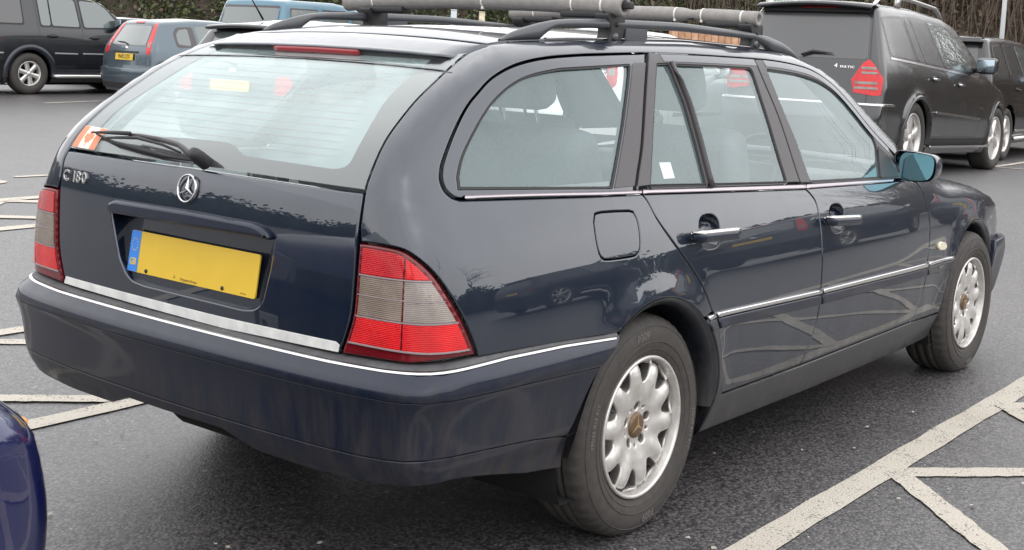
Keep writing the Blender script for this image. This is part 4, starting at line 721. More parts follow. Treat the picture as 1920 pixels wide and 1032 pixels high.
# black shut line around the lamp
# ---- bumper
uL=lambda p: mir(p)[::-1]
bumper=empty('rear_bumper'); bumper.parent=car
x_end=lambda z: np.interp(z,[.26,.363,.537,.612],[-.392,-.397,-.303,-.205])
def to_uzx(z): return to_uz([[x_end(z),-.86,z]])[0][0]
uz_of=lambda z:(to_uzx(z),z)
def band(z0,z1,nm,m_,bottom=None,**k):
    right=[uz_of(z) for z in np.linspace(z0(-.3) if callable(z0) else z0,z1(-.3) if callable(z1) else z1,6)]
    us=np.linspace(to_uzx(.5)-.02,UC,30)
    f0=(lambda u:z0(u)) if callable(z0) else (lambda u:z0); f1=(lambda u:z1(u)) if callable(z1) else (lambda u:z1)
    lo_=[(u,f0(u)) for u in us]; hi_=[(u,f1(u)) for u in us]
    R=cat(lo_[::-1],right,hi_); Lp=mir(R[:-1])[::-1]
    poly=cat(R,Lp[1:-1])
    return skin(nm,dens(clean(poly),.05),m_,bumper,f=FB,sp=.03,**k)
zg=lambda u: np.interp(u,[UC,-.9,-.75,-.55,-.3],[.551,.552,.553,.549,.540])
zl=lambda u: np.interp(u,[UC,-.9,-.75,-.55,-.39],[.404,.405,.412,.392,.366])
band(zg,lambda u: np.interp(u,[UC,-.95,-.85,-.77,-.62,-.45,-.28,-.2],[.612,.612,.613,.617,.6205,.618,.610,.607]),'bumper_top',LOWP,gap=.0006,rnd=.002,depth=.012)
band(lambda u:zl(u),lambda u:zg(u),'bumper_face',LOWP,gap=.0006,rnd=.002,depth=.012)
# lower lip follows the cut-out in the middle
uss=np.linspace(-.385,UC,44)
def zb(u):
    a=abs(u-UC); c=np.interp(a,[0,.20,.245,.30,.45,.56,.62,.72,.9,1.06],[.372,.372,.352,.333,.329,.333,.338,.343,.291,.268]); return c
loR=cat([(u,zb(u)) for u in uss[::-1]],[(-.392,.30),(-.396,.362)],[(u,zl(u)-.0005) for u in uss[2:]])
skin('bumper_lip',dens(clean(cat(loR,mir(loR)[::-1][1:-1])),.05),LOWP,bumper,f=FB,sp=.03,gap=.0006,rnd=.004,depth=.03)
# chrome insert and ledge
us=np.linspace(-.232,UC,60); ch=cat([(u,.6085) for u in us],[(u,.6165) for u in us[::-1]])
zc=lambda u: np.interp(u,[UC,-.95,-.85,-.77,-.62,-.45,-.28,-.2],[.609,.6085,.6105,.6150,.6195,.6165,.6085,.605])
clo=[(u,zc(u)-.0036) for u in us]; chi=[(u,zc(u)+.0036) for u in us]
skin('chrome_strip',clean(cat(clo,mir(clo)[::-1][1:],mir(chi)[1:],chi[::-1])),CHROME,bumper,f=FB,off=.003,gap=0,rnd=.0025,depth=.012,sp=.05)
V=[];Fc=[]; us=np.linspace(-.22,2*UC+.22,120)
uu_=np.where(us<UC,2*UC-us,us); P0=surf(FB,np.column_stack([us,zc(uu_)+.003]),0); P1=P0.copy(); P2=surf(F,np.column_stack([us,0*us+.62]),-.002); P2[:,2]=np.interp(uu_,[UC,-.95,-.8,-.688,-.5,-.3],[.6185,.6195,.6265,.632,.628,.618]); P3=surf(F,np.column_stack([us,0*us+.62]),-.03); P3[:,2]=P2[:,2]
for P in (P0,P2,P3): V+=list(P)
for q in (0,1): Fc+=[(q*120+i,q*120+i+1,(q+1)*120+i+1,(q+1)*120+i) for i in range(119)]
mk('bumper_ledge',V,[f[::-1] for f in Fc],mat('dusty_ledge',(.085,.083,.088),.65,noise=.25,nscale=30),bumper)
# ---- front end (hidden from here, kept simple but real)
def FBF(P):
    x,y,z=P[:,0],np.abs(P[:,1]),P[:,2]
    w=np.interp(z,[.2,.3,.45,.53,.56],[.80,.84,.868,.872,.86])+DW_(x)*.7
    return smax(y-w,x-(np.interp(z,[.2,.35,.5,.55,.57],[3.40,3.45,3.475,3.46,3.44])-.12*y*y),.2)
def flipf(f):
    return lambda Q: f(np.column_stack([2.69-Q[:,0],Q[:,1],Q[:,2]]))
def fskin(nm,poly,m_,parent,f,**k):
    g=flipf(f); V,Fc,N=sheet(poly,lambda uv,off=0.:surf(g,uv,off),lambda P:grad(g,P),**k)
    return mk(nm,V*np.array([-1,1,1])+np.array([2.69,0,0]),[q[::-1] for q in Fc],m_,parent,N*np.array([-1,1,1]))
fb=cat([(-.36,.22)],[(UC,.22)],[(2*UC+.36,.22),(2*UC+.30,.40),(2*UC+.36,.552)],[(UC,.552)],[(-.36,.552),(-.30,.40)])
fskin('front_bumper',dens(fb,.05),LOWP,car,FBF,sp=.05,gap=0,rnd=.006,depth=.03)
HL=mat('headlamp_lens',(.55,.56,.56),.1,coat=1.)
for s in (0,1):
    q=np.array([(-.50,.56),(-.50,.70),(-.60,.735),(-.95,.735),(-.98,.56)]); q=mir(q) if s else q
    fskin('headlamp',dens(q,.04),HL,car,F,sp=.04,gap=.002,rnd=.005,depth=.02)
q=np.array([(-1.0,.56),(-1.0,.735),(2*UC+1.0,.735),(2*UC+1.0,.56)]); fskin('grille',dens(q,.04),BLACKP,car,F,sp=.04,gap=.002,rnd=.004,depth=.02)
# ---- number plate
pt=.151; pn=Vector((-math.cos(pt),0,math.sin(pt))); pu=Vector((math.sin(pt),0,math.cos(pt)))
pc=Vector((-.9395,0,.7070))+pu*.0555
PF=frame(pc-pn*.003,(0,-1,0),pn)
rr=rnd_poly([(-.26,-.0555),(.26,-.0555),(.26,.0555),(-.26,.0555)],.008)
plate=mk('number_plate',*prism(rr,.004,PF),PLATEY,car,smooth=False)
PF2=frame(pc+pn*.0013,(0,-1,0),pn)
eb=rnd_poly([(-.2595,-.055),(-.218,-.055),(-.218,.055),(-.2595,.055)],.004); mk('plate_band',*prism(eb,.0006,PF2),PLATEB,plate,smooth=False)
PF3=frame(pc+pn*.0021,(0,-1,0),pn)
text('plate_lettering','GB',.026,PF3@Matrix.Translation((-.239,-.029,0)),GOLD,plate,.0003,sx=.82,bold=.0009)
sv=[];sf=[]
for i in range(12):
    a=2*PI*i/12; c=(-.239+.0125*math.cos(a),.018+.0165*math.sin(a)); st=[(c[0]+r_*math.sin(q*PI/5),c[1]+r_*math.cos(q*PI/5)) for q in range(10) for r_ in ((.0026 if q%2==0 else .0011),)]
    sv_,sf_=prism(st,.0004,PF3); s=len(sv); sv+=sv_; sf+=[tuple(j+s for j in f) for f in sf_]
mk('plate_stars',sv,sf,GOLD,plate,smooth=False)
for px_,pz_ in ((-.178,-.047),(.135,-.0465)):
    V,Fc=revolve([(0.0001,.0035),(.0035,.003),(.0052,.0012),(.0055,0)],14); mk('plate_screw',[tuple(PF3@Vector((px_+v[0],pz_+v[2],v[1]))) for v in V],Fc,BLACKP,plate)
def star3(r,w):
    return [(rad*math.sin(a),rad*math.cos(a)) for i in range(3) for rad,a in ((r,2*PI*i/3),(w,2*PI*i/3+PI/3))]
def ring2(r0_,r1_,n=40): return [(r1_*math.cos(2*PI*i/n),r1_*math.sin(2*PI*i/n)) for i in range(n)],[(r0_*math.cos(2*PI*i/n),r0_*math.sin(2*PI*i/n)) for i in range(n)]
text('plate_lettering','Drayson Group',.0105,PF3@Matrix.Translation((.0,-.0475,0)),GOLD if False else mat('plate_faint_ink',(.25,.15,.03),.5),plate,.0002)
mk('plate_emblem',*prism(star3(.006,.0012),.0003,PF3@Matrix.Translation((-.058,-.0455,0))),bpy.data.materials['plate_faint_ink'],plate,smooth=False)
text('plate_lettering','BS AU 145d',.0045,PF3@Matrix.Translation((.215,-.0485,0)),bpy.data.materials['plate_faint_ink'],plate,.0002)
# ---- badges
sp=surf(F,[to_uz([[-.95,0,.957]])[0]])[0]; sn=grad(F,sp[None])[0]; SF=frame(sp,(0,-1,0),sn)
V,Fc=revolve([(.0352+.0028*math.cos(t),.005+.0035*math.sin(t)) for t in np.linspace(0,2*PI,11)],48)
badge=mk('star_badge',[tuple(SF@Vector((v[0],v[2],v[1]))) for v in V],Fc,CHROME,tailgate)
bv=[(0,0,.0105)]; bf=[]
o3=star3(.0340,.0048); bv+=[(x,y,.005 if i%2==0 else .0045) for i,(x,y) in enumerate(o3)]; bf=[(0,1+(i+1)%6,1+i) for i in range(6)]
mk('star_points',[tuple(SF@Vector(v)) for v in bv],bf,CHROME,badge,smooth=False)
# a raised 'C 180' on the left of the tailgate
q=to_uz([[-.94,.515,.936]])[0]; cp=surf(F,[q],.0005)[0]; cn=grad(F,cp[None])[0]
letters('model_letter','C 180',.043,frame(cp,(0,-1,0),cn),CHROME,tailgate,.0022,sx=1.15,bold=.0011)
# little square lock reflector under it
# ---- flag sticker
fl=A('flag'); a0,b0,c0=(np.array(D['flag'])[i] for i in (3,2,1)); # bottom-left(outer), bottom-right, top-right
a0=np.array([-1.967,1.018]); b0=np.array([-1.873,1.017]); c0=np.array([-1.9236,1.0728])
e1=b0-a0; e2=np.array([-.008,.0585])
def flagpoly(s0,s1,t0=0,t1=1): return dens([a0+e1*s0+e2*t0,a0+e1*s1+e2*t0,a0+e1*s1+e2*t1,a0+e1*s0+e2*t1],.02)
sticker=skin('flag_sticker',flagpoly(.005,.995),CREAMF,rear_window,off=.0012,gap=0,rnd=.0003,depth=.0008,sp=.02)
skin('flag_stripe',flagpoly(.008,.25,.01,.99),ORANGEF,sticker,off=.0018,gap=0,rnd=.0002,depth=.0004,sp=.02)
skin('flag_stripe',flagpoly(.75,.992,.01,.99),ORANGEF,sticker,off=.0018,gap=0,rnd=.0002,depth=.0004,sp=.02)
lf=[(0,-.5),(.03,-.5),(.02,-.24),(.24,-.28),(.2,-.18),(.44,.02),(.38,.06),(.42,.22),(.28,.19),(.25,.27),(.12,.12),(.18,.42),(.08,.37),(0,.52)]
lf=lf+[(-x,y) for x,y in lf[::-1][1:-1]]
skin('maple_leaf',dens([a0+e1*(.5+.46*x)+e2*(.5+.8*y) for x,y in lf],.012),ORANGEF,sticker,off=.0018,gap=0,rnd=.0001,depth=.0004,sp=.02)
# ---- rear wiper
def gp(y,z,off): return surf(F,[to_uz([[-.85,y,z]])[0]],off)[0]
wip=empty('rear_wiper'); wip.parent=rear_window
piv=gp(-.035,1.040,.02)
V,Fc=revolve([(.0001,.03),(.012,.03),(.017,.02),(.019,0),(.019,-.03)],20); n_=grad(F,piv[None])[0]; fr=frame(piv,(0,-1,0),n_)
mk('wiper_hub',[tuple(fr@Vector((v[0],v[2],v[1]))) for v in V],Fc,BLACKP,wip)
arm=[gp(y,z,o_) for y,z,o_ in ((-.035,1.040,.030),(-.01,1.050,.034),(.02,1.060,.034),(.05,1.066,.032),(.14,1.072,.028),(.24,1.074,.025),(.30,1.073,.021))]
mk('wiper_arm',*tube(arm,[.009,.010,.009,.0075,.007,.006,.0045],12,sq=(.55,1)),TRIM,wip)
mk('wiper_arm_tip',*tube([gp(y,z,o_) for y,z,o_ in ((.28,1.077,.03),(.36,1.073,.026),(.43,1.068,.018),(.475,1.064,.014))],[.006,.0055,.004,.0025],8),BLACKP,wip)
mk('wiper_blade',*tube([gp(y,z,o_) for y,z,o_ in ((.465,1.061,.008),(.36,1.045,.008),(.24,1.037,.008),(.12,1.030,.008),(.0,1.028,.008))],[.003,.005,.006,.0055,.003],8),RUBBER,wip)
mk('wiper_yoke',*tube([gp(y,z,o_) for y,z,o_ in ((.40,1.055,.012),(.33,1.062,.022),(.24,1.069,.028),(.13,1.060,.024),(.06,1.044,.012))],[.003,.004,.005,.004,.003],8),BLACKP,wip)
# ---- door mirror
def mirror_(s):
    sg=np.array([1,s,1])
    prof=np.array([(-.775,1.000),(-.79,1.017),(-.85,1.0165),(-.925,1.008),(-.943,.995),(-.947,.965),(-.944,.93),(-.93,.908),(-.90,.901),(-.80,.897),(-.778,.905)])
    prof=rnd_poly(prof,.012,3); c=prof.mean(0); V=[];Fc=[];n=len(prof)
    for x,sc in ((1.845,.93),(1.838,.985),(1.843,1.0),(1.88,1.0),(1.915,.94),(1.94,.82),(1.955,.6),(1.96,.3)):
        V+=[(x,c[0]+(p[0]-c[0])*sc,c[1]+(p[1]-c[1])*sc) for p in prof]
    for a in range(7):
        for i in range(n): Fc.append((a*n+i,a*n+(i+1)%n,(a+1)*n+(i+1)%n,(a+1)*n+i))
    Fc.append(tuple(range(7*n,8*n)))
    mo=mk('door_mirror',np.array(V)*sg,Fc,PAINT,FD if s>0 else FDL)
    g=c+(prof-c)*.915
    cx=Vector((1.846,c[0]*s,c[1])); nrm=Vector((-.975,.16*s,.15)); fr=frame(cx,(0,-1,0),nrm)
    Vg,Fg=prism([(-(p[0]-c[0])*s,p[1]-c[1]) for p in g],.002,fr); mk('mirror_glass',Vg,Fg,MIRRORM,mo,smooth=False)
    # mounting foot
    foot=[(1.84,-.77,.925),(1.87,-.79,.935),(1.89,-.82,.945)]
    mk('mirror_foot',*tube(np.array(foot)*sg,[.022,.022,.022],12,sq=(.8,1.2)),BLACKP,mo)
    tri=np.array([(1.655,.918),(1.84,.912),(1.80,1.0),(1.74,1.035)])
    put('mirror_sail',sheet(dens(rnd_poly(tri,.01),.02),dom('uz',F),lambda P:grad(F,P),off=.004,gap=0,rnd=.004,depth=.012,sp=.03),BLACKP,FD if s>0 else FDL,mirror=s<0)
mirror_(1); mirror_(-1)
# ---- roof rails
def rail(s):
    xs=np.concatenate([np.linspace(-.285,-.06,14),np.linspace(-.03,1.12,30),np.linspace(1.15,1.47,14)])
    ry=lambda x: -np.interp(x,[-.285,0,.6,1.2,1.47],[.478,.498,.512,.525,.530])
    top=lambda x: np.interp(x,[-.285,-.24,-.18,-.12,-.06,0,.2,.6,.9,1.1,1.2,1.3,1.4,1.47],[.004,.020,.034,.045,.052,.056,.060,.057,.054,.052,.049,.040,.020,.004])
    V=[];Fc=[];k=10
    R3=xy3([(x,ry(x)) for x in xs])
    for i,x in enumerate(xs):
        zr=R3[i,2]; t=top(x); gap_=np.interp(x,[-.13,-.105,-.07,1.10,1.17,1.22],[-.004,.012,.030,.028,.012,-.004]); b=min(gap_,t-.004)
        w=np.interp(x,[-.285,-.2,-.05,.1,1.0,1.2,1.47],[.006,.014,.017,.015,.015,.016,.006])
        for q in range(k):
            a=2*PI*q/k; V.append((x,(ry(x)+w*math.copysign(abs(math.cos(a))**.8,math.cos(a))),zr+(t+b)/2+(t-b)/2*math.copysign(abs(math.sin(a))**.8,math.sin(a))))
    for i in range(len(xs)-1):
        for q in range(k): Fc.append((i*k+q,(i+1)*k+q,(i+1)*k+(q+1)%k,i*k+(q+1)%k))
    Fc+=[tuple(range(k))[::-1],tuple(range((len(xs)-1)*k,len(xs)*k))]
    V=np.array(V)*np.array([1,s,1]); r_=mk('roof_rail',V,Fc if s<0 else [f[::-1] for f in Fc],RAILM,car)
    x=.345; zr=xy3([(x,ry(x))])[0][2]
    Vb,Fb=box_mesh(.125,.022,.05,.004,2,(x,ry(x)*s,zr+.018)); wn(mk('rail_foot',Vb,Fb,RAILM,r_))
    mk('rail_seat',*tube([(xx,ry(xx)*s,xy3([(xx,ry(xx))])[0][2]+.001) for xx in np.linspace(-.1,1.2,30)],.010,8,sq=(1,.25)),CHROME,r_)
rail(1); rail(-1)
# ---- wheels
def rim_y(r): return np.interp(r,[0,.036,.05,.07,.10,.13,.155,.172,.181],[.070,.070,.071,.077,.084,.086,.083,.078,.072])
def wheel_parts():
    w=empty('wheel'); w.parent=car
    pr=[(.197,.078),(.2045,.090),(.214,.097),(.235,.1035),(.262,.1055),(.283,.102),(.297,.0945),(.306,.087),(.3125,.078),(.3165,.060),(.3172,.045),(.3172,.042),(.3105,.041),(.3105,.034),(.3175,.033),(.318,.004),(.311,.003),(.311,-.003),(.318,-.004),(.3175,-.033),(.3105,-.034),(.3105,-.041),(.3172,-.042),(.3165,-.060),(.3125,-.078),(.297,-.0945),(.262,-.1055),(.214,-.097),(.197,-.085)]
    n=144; V,Fc=revolve(pr,n); kk=len(pr); V=np.array(V)
    for i in range(n):
        if i%3==0:
            for q in (7,8,9,10,22,23,24):
                v=V[i*kk+q]; r_=np.hypot(v[0],v[2]); V[i*kk+q,[0,2]]*=(r_-.0045)/r_
    V[:,2]=np.maximum(V[:,2],-.3055)
    ty=mk('tyre',V,Fc,TYREM,w)
    for r_,y_ in ((.2235,.1005),(.2445,.1054),(.288,.1005)):
        Vr,Fr=revolve([(r_-.0018,y_-.001),(r_-.0006,y_+.0012),(r_+.0006,y_+.0012),(r_+.0018,y_-.001)],80); mk('tyre_rib',Vr,Fr,TYREM,ty)
    TX=mat('tyre_lettering_grey',(.15,.135,.125),.75) if 'tyre_lettering_grey' not in bpy.data.materials else bpy.data.materials['tyre_lettering_grey']
    for word,a0,sz in (('P309',98,.030),('195/65 R15 91T',168,.019),('P309',278,.030),('195/65 R15 91T',348,.019)):
        Vt,Ft=text_mesh(word,sz,.0008); Vt=np.array(Vt); R0=.266
        ang=math.radians(a0)-Vt[:,0]/R0; rr_=R0+Vt[:,1]; mk('tyre_lettering',np.column_stack([-rr_*np.cos(ang),.1050+Vt[:,2]+.0005-np.abs(Vt[:,1])*.06,rr_*np.sin(ang)]),[f for f in Ft],TX,ty,smooth=False)
    V,Fc=revolve([(.199,.082),(.2035,.088),(.2042,.094),(.2025,.0985),(.198,.0995),(.1945,.098),(.1925,.092),(.190,.080),(.1865,.068)],96)
    rim=mk('rim',V,Fc,ALLOY,w)
    V,Fc=revolve([(.1865,.068),(.1845,.03),(.172,-.02),(.172,-.07),(.195,-.085),(.203,-.09)],64); mk('rim_barrel',V,Fc,mat('dirty_shaded_alloy',(.07,.062,.055),.6,.3),rim)  # dirty barrel alloy, darkened further to paint deep shade into the spoke openings
    NS=10; out=[(.1845*math.cos(t),.1845*math.sin(t)) for t in np.linspace(0,2*PI,160,endpoint=False)]
    holes=[]
    for i in range(NS):
        c=2*PI*(i+.5)/NS+.12; h=[]
        for r_,ha in ((.1835,.172),(.176,.166),(.165,.150),(.152,.128),(.140,.102),(.131,.068),(.127,.025)):
            h.append((r_,ha))
        pts=[(r_*math.cos(c+ha),r_*math.sin(c+ha)) for r_,ha in h]+[(r_*math.cos(c-ha),r_*math.sin(c-ha)) for r_,ha in h[::-1]]
        holes.append(pts)
    for i in range(5):
        a=2*PI*i/5+PI/2; holes.append([(.056*math.cos(a)+.0115*math.cos(t),.056*math.sin(a)+.0115*math.sin(t)) for t in np.linspace(0,2*PI,16,endpoint=False)])
        a+=PI/5; holes.append([(.058*math.cos(a)+.0038*math.cos(t),.058*math.sin(a)+.0038*math.sin(t)) for t in np.linspace(0,2*PI,8,endpoint=False)])
    def face(uv,off=0.):
        uv=np.asarray(uv,float); r_=np.hypot(uv[:,0],uv[:,1]); an=np.arctan2(uv[:,1],uv[:,0])-.12
        cr_=np.cos(an*NS); y=rim_y(r_)+.0075*np.clip((r_-.07)/.08,0,1)*(cr_)+off
        return np.column_stack([uv[:,0],y,uv[:,1]])
    def fnr(P):
        uv=P[:,[0,2]]; h=.001; a=(face(uv+[h,0])-face(uv-[h,0]))/(2*h); b=(face(uv+[0,h])-face(uv-[0,h]))/(2*h); nn=np.cross(b,a); return nn/np.linalg.norm(nn,axis=1,keepdims=True)
    put('wheel_face',sheet(out,face,fnr,holes=holes,sp=.008,gap=.0004,rnd=.0055,depth=.03),ALLOY,rim)
    V,Fc=revolve([(.0001,.079),(.026,.079),(.034,.077),(.037,.072),(.037,.06)],36); cap=mk('hub_cap',V,Fc,CAPM,rim)
    mk('cap_star',*prism(star3(.031,.005),.002,Matrix(((1,0,0,0),(0,0,1,.0785),(0,1,0,0),(0,0,0,1)))),mat('cap_star_metal',(.52,.36,.18),.35,.7) if 'cap_star_metal' not in bpy.data.materials else bpy.data.materials['cap_star_metal'],cap,smooth=False)
    for i in range(5):
        a=2*PI*i/5+PI/2; V,Fc=revolve([(.0001,.066),(.007,.066),(.0085,.063),(.0085,.04)],6); V=np.array(V)+np.array([.056*math.cos(a),0,.056*math.sin(a)]); mk('wheel_bolt',V,Fc,DISCM,rim,smooth=False)
    mk('valve',*tube([(.178*math.cos(.45),.05,.178*math.sin(.45)),(.172*math.cos(.45),.085,.172*math.sin(.45)),(.168*math.cos(.45),.094,.168*math.sin(.45))],[.005,.005,.004],8),BLACKP,rim)
    V,Fc=revolve([(.03,.02),(.14,.02),(.14,-.0),(.03,-.0)],40); mk('brake_disc',V,Fc,DISCM,w)
    V,Fc=revolve([(.0001,-.03),(.168,-.03)],40); mk('brake_shield',V,Fc,DARKIN,w)
    return w
def dup(o,parent,**k):
    c=o.copy(); COL.objects.link(c); c.parent=parent
    for ch in list(o.children): dup(ch,c)
    return c
w0=wheel_parts()
wheels=[w0]+[dup(w0,car) for _ in range(3)]
for w,(x,y,rz,ry) in zip(wheels,((0,-.729,PI,.10),(2.69,-.742,PI,.9),(0,.729,0,.4),(2.69,.742,0,1.3))):
    w.location=(x,y,.307); w.rotation_euler=(0,0,rz)
for w,ry in zip(wheels,(0,.9,.4,1.3)):
    for ch in w.children:
        if ch.name.startswith('rim'): ch.rotation_euler=(0,ry,0)
# ---- underside, wheel houses, cabin shell
for x in (0,2.69):
    for s in (1,-1):
        V,Fc=revolve([(.0001,.50),(.378,.50),(.378,.795)],48); V=np.array(V)*np.array([1,s,1])+np.array([x,0,.307])
        V[:,2]=np.maximum(V[:,2],.16); mk('wheel_house',V,Fc,DARKIN,car)
box('floor_pan',DARKIN,car,3.6,1.0,.06,(1.45,0,.235),.01); box('floor_pan',DARKIN,car,.52,1.25,.05,(-.62,0,.37),.01); box('spare_wheel_well',DARKIN,car,.50,.62,.14,(-.60,-.1,.345),.05); box('silencer',mat('rusty_exhaust',(.07,.05,.04),.6,.5,noise=.3,nscale=20),car,.42,.26,.13,(-.52,.36,.345),.05)
mk('exhaust_pipe',*tube([(.4,.2,.24),(-.3,.30,.27),(-.6,.34,.31)],.024,10),bpy.data.materials['rusty_exhaust'],car); mk('rear_axle_beam',*tube([(0,-.66,.29),(-.03,-.3,.30),(-.03,.3,.30),(0,.66,.29)],.045,10),DARKIN,car)
for x0,x1 in ((.40,2.28),):
    for s in (1,-1): box('floor_pan',DARKIN,car,x1-x0,.29,.05,((x0+x1)/2,s*.64,.22 if x0>0 else .30),.01)
ra=lambda cx: xz(archc(cx,0,359,36,r=.385))
inner=cat([(2.05,.24),(.3,.24),(-.1,.50)],[(UC,.50)],[(2*UC+.1,.50),(2*UC-.3,.24),(2*UC-2.05,.24),(2*UC-2.05,.86),(2*UC+.0,.93)],[(UC,.95)],[(0,.93),(2.05,.86)])
V,Fc,N=sheet(dens(inner,.08),dom('uz',F),lambda P:grad(F,P),holes=[ra(0),mir(ra(0))],off=-.062,gap=0,rnd=.001,depth=0,sp=.08); mk('cabin_lining',V,Fc,INTER,car,N)
# headlining and pillar linings
V,Fc,N=sheet(dens(rp,.08),dom('xy',F),lambda P:grad(F,P),off=-.03,gap=.0,rnd=.001,depth=0,sp=.08); mk('headlining',V,Fc,LINER,car,-N)
lin=[]
sl_=cat(roofuz[::-1],tge[1:k][:30],[(-.86,.99)],[bl[0]],wo_[1:],dt[1:],[(1.90,.985)],pil[::-1][:-1])
V,Fc,N=sheet(dens(clean(sl_),.06),dom('uz',F),lambda P:grad(F,P),off=-.022,gap=.006,rnd=.001,depth=0,sp=.07); mk('pillar_lining',V,Fc,LINER,car,-N); s_=np.array([1,-1,1]); mk('pillar_lining',V*s_,[f[::-1] for f in Fc],LINER,car,-N*s_)
def lining(outer,holes):
    V,Fc,N=sheet(dens(clean(outer),.06),dom('uz',F),lambda P:grad(F,P),holes=[dens(inset(clean(h) if area(clean(h))>0 else clean(h)[::-1],-.004),.04) for h in holes],off=-.026,gap=.0,rnd=.001,depth=0,sp=.06); s_=np.array([1,-1,1])
    mk('pillar_lining',V,Fc,LINER,car,-N); mk('pillar_lining',V*s_,[f[::-1] for f in Fc],LINER,car,-N*s_)
lining(frameR,[g1,g2]); lining(frameF,[g3]); lining(cat(wo_[1:],gCq[1:],[(gCq[-1,0],.968)],[bl[0]]),[qgo])
# ---- cabin
box('load_floor',INTER,car,.95,1.24,.04,(-.42,0,.585),.01)
box('cabin_floor',DARKIN,car,2.0,1.3,.04,(1.05,0,.30),.01)
def seat(x,y,w,hz,hr=True):
    st=empty('seat',(x,y,0)); st.parent=car
    R=Matrix.Rotation(math.radians(-17),3,'Y')
    box('seat_back',SEATM,st,.14,w,.62,(0,0,hz+.20),.055,4,R); box('seat_cushion',SEATM,st,.5,w,.16,(.30,0,hz-.12),.05,4)
    if hr:
        for q in ([0] if w<.7 else [-.36,.36]):
            box('head_rest',SEATM,st,.10,.26,.17,(-.155,q,hz+.64),.045,4,R)
            for e in (-.06,.06): mk('head_rest_post',*tube([(-.10,q+e,hz+.48),(-.145,q+e,hz+.60)],.006,8),CHROME,st)
    return st
seat(.98,-.36,.50,.60); seat(.98,.36,.50,.60); seat(.10,0,1.18,.62)
dash=box('dashboard',BLACKP,car,.34,1.36,.22,(1.80,0,.80),.07,4)
stw=empty('steering_wheel',(1.52,-.36,.88)); stw.parent=car; stw.rotation_euler=(0,math.radians(-64),0)
V,Fc=revolve([(.185+.014*math.cos(t),.014*math.sin(t)) for t in np.linspace(0,2*PI,9)],40); mk('wheel_ring',[(v[0],v[2],v[1]) for v in V],Fc,BLACKP,stw)
box('wheel_boss',BLACKP,stw,.14,.16,.05,(0,0,0),.02)
for a in (90,210,330): mk('wheel_spoke',*tube([(0,0,0),(.18*math.cos(math.radians(a)),.18*math.sin(math.radians(a)),0)],.014,8),BLACKP,stw)
box('inside_mirror',BLACKP,car,.03,.24,.065,(1.46,0,1.285),.012)
for s in (1,-1): box('sun_visor',LINER,car,.15,.36,.015,(1.36,s*.33,1.335),.006,2,Matrix.Rotation(math.radians(12),3,'Y'))
# divider bars of the rear door glass
dl=np.array([(.3535,1.3215),(.405,1.24),(.449,1.15),(.487,1.06),(.527,.953)])
dvp=A('g1'); 
xd=lambda z: np.interp(z,[.95,1.06,1.17,1.24,1.325],[np.interp(.95,[0,1],[0,0])+.527,.487,.441,.405,.3535])
mid=(A('g1')[1:5]+0); 
L1=A('g1')[1:5]; L2=A('g2')[[0,8,7,6]]
cdv=(np.array([L1[0],L1[1],L1[2],L1[3]])+np.array([A('g2')[0],A('g2')[8],A('g2')[7],A('g2')[6]]))/2
cdv=cdv[np.argsort(-cdv[:,1])]; zz=np.linspace(cdv[0,1]+.006,cdv[-1,1]-.004,14); xx=np.interp(zz,cdv[::-1,1],cdv[::-1,0])
pth=dom('uz',F)(np.column_stack([xx,zz]),.003)
for par,sg in ((RD,1),(RDL,-1)): mk('window_divider',*tube(pth*np.array([1,sg,1]),.012,8,sq=(1,.55)),TRIM,par)
# little sticker inside the rear quarter light
stp=np.array([(.255,.972),(.300,.970),(.300,1.012),(.255,1.014)])
stp=np.array(D['g1'][5])+np.array([(.10,.018),(.16,.017),(.16,.062),(.10,.064)])
skin('window_sticker',dens(stp,.02),WHITEF,RD,off=-.010,gap=0,rnd=.0003,depth=0,sp=.03)
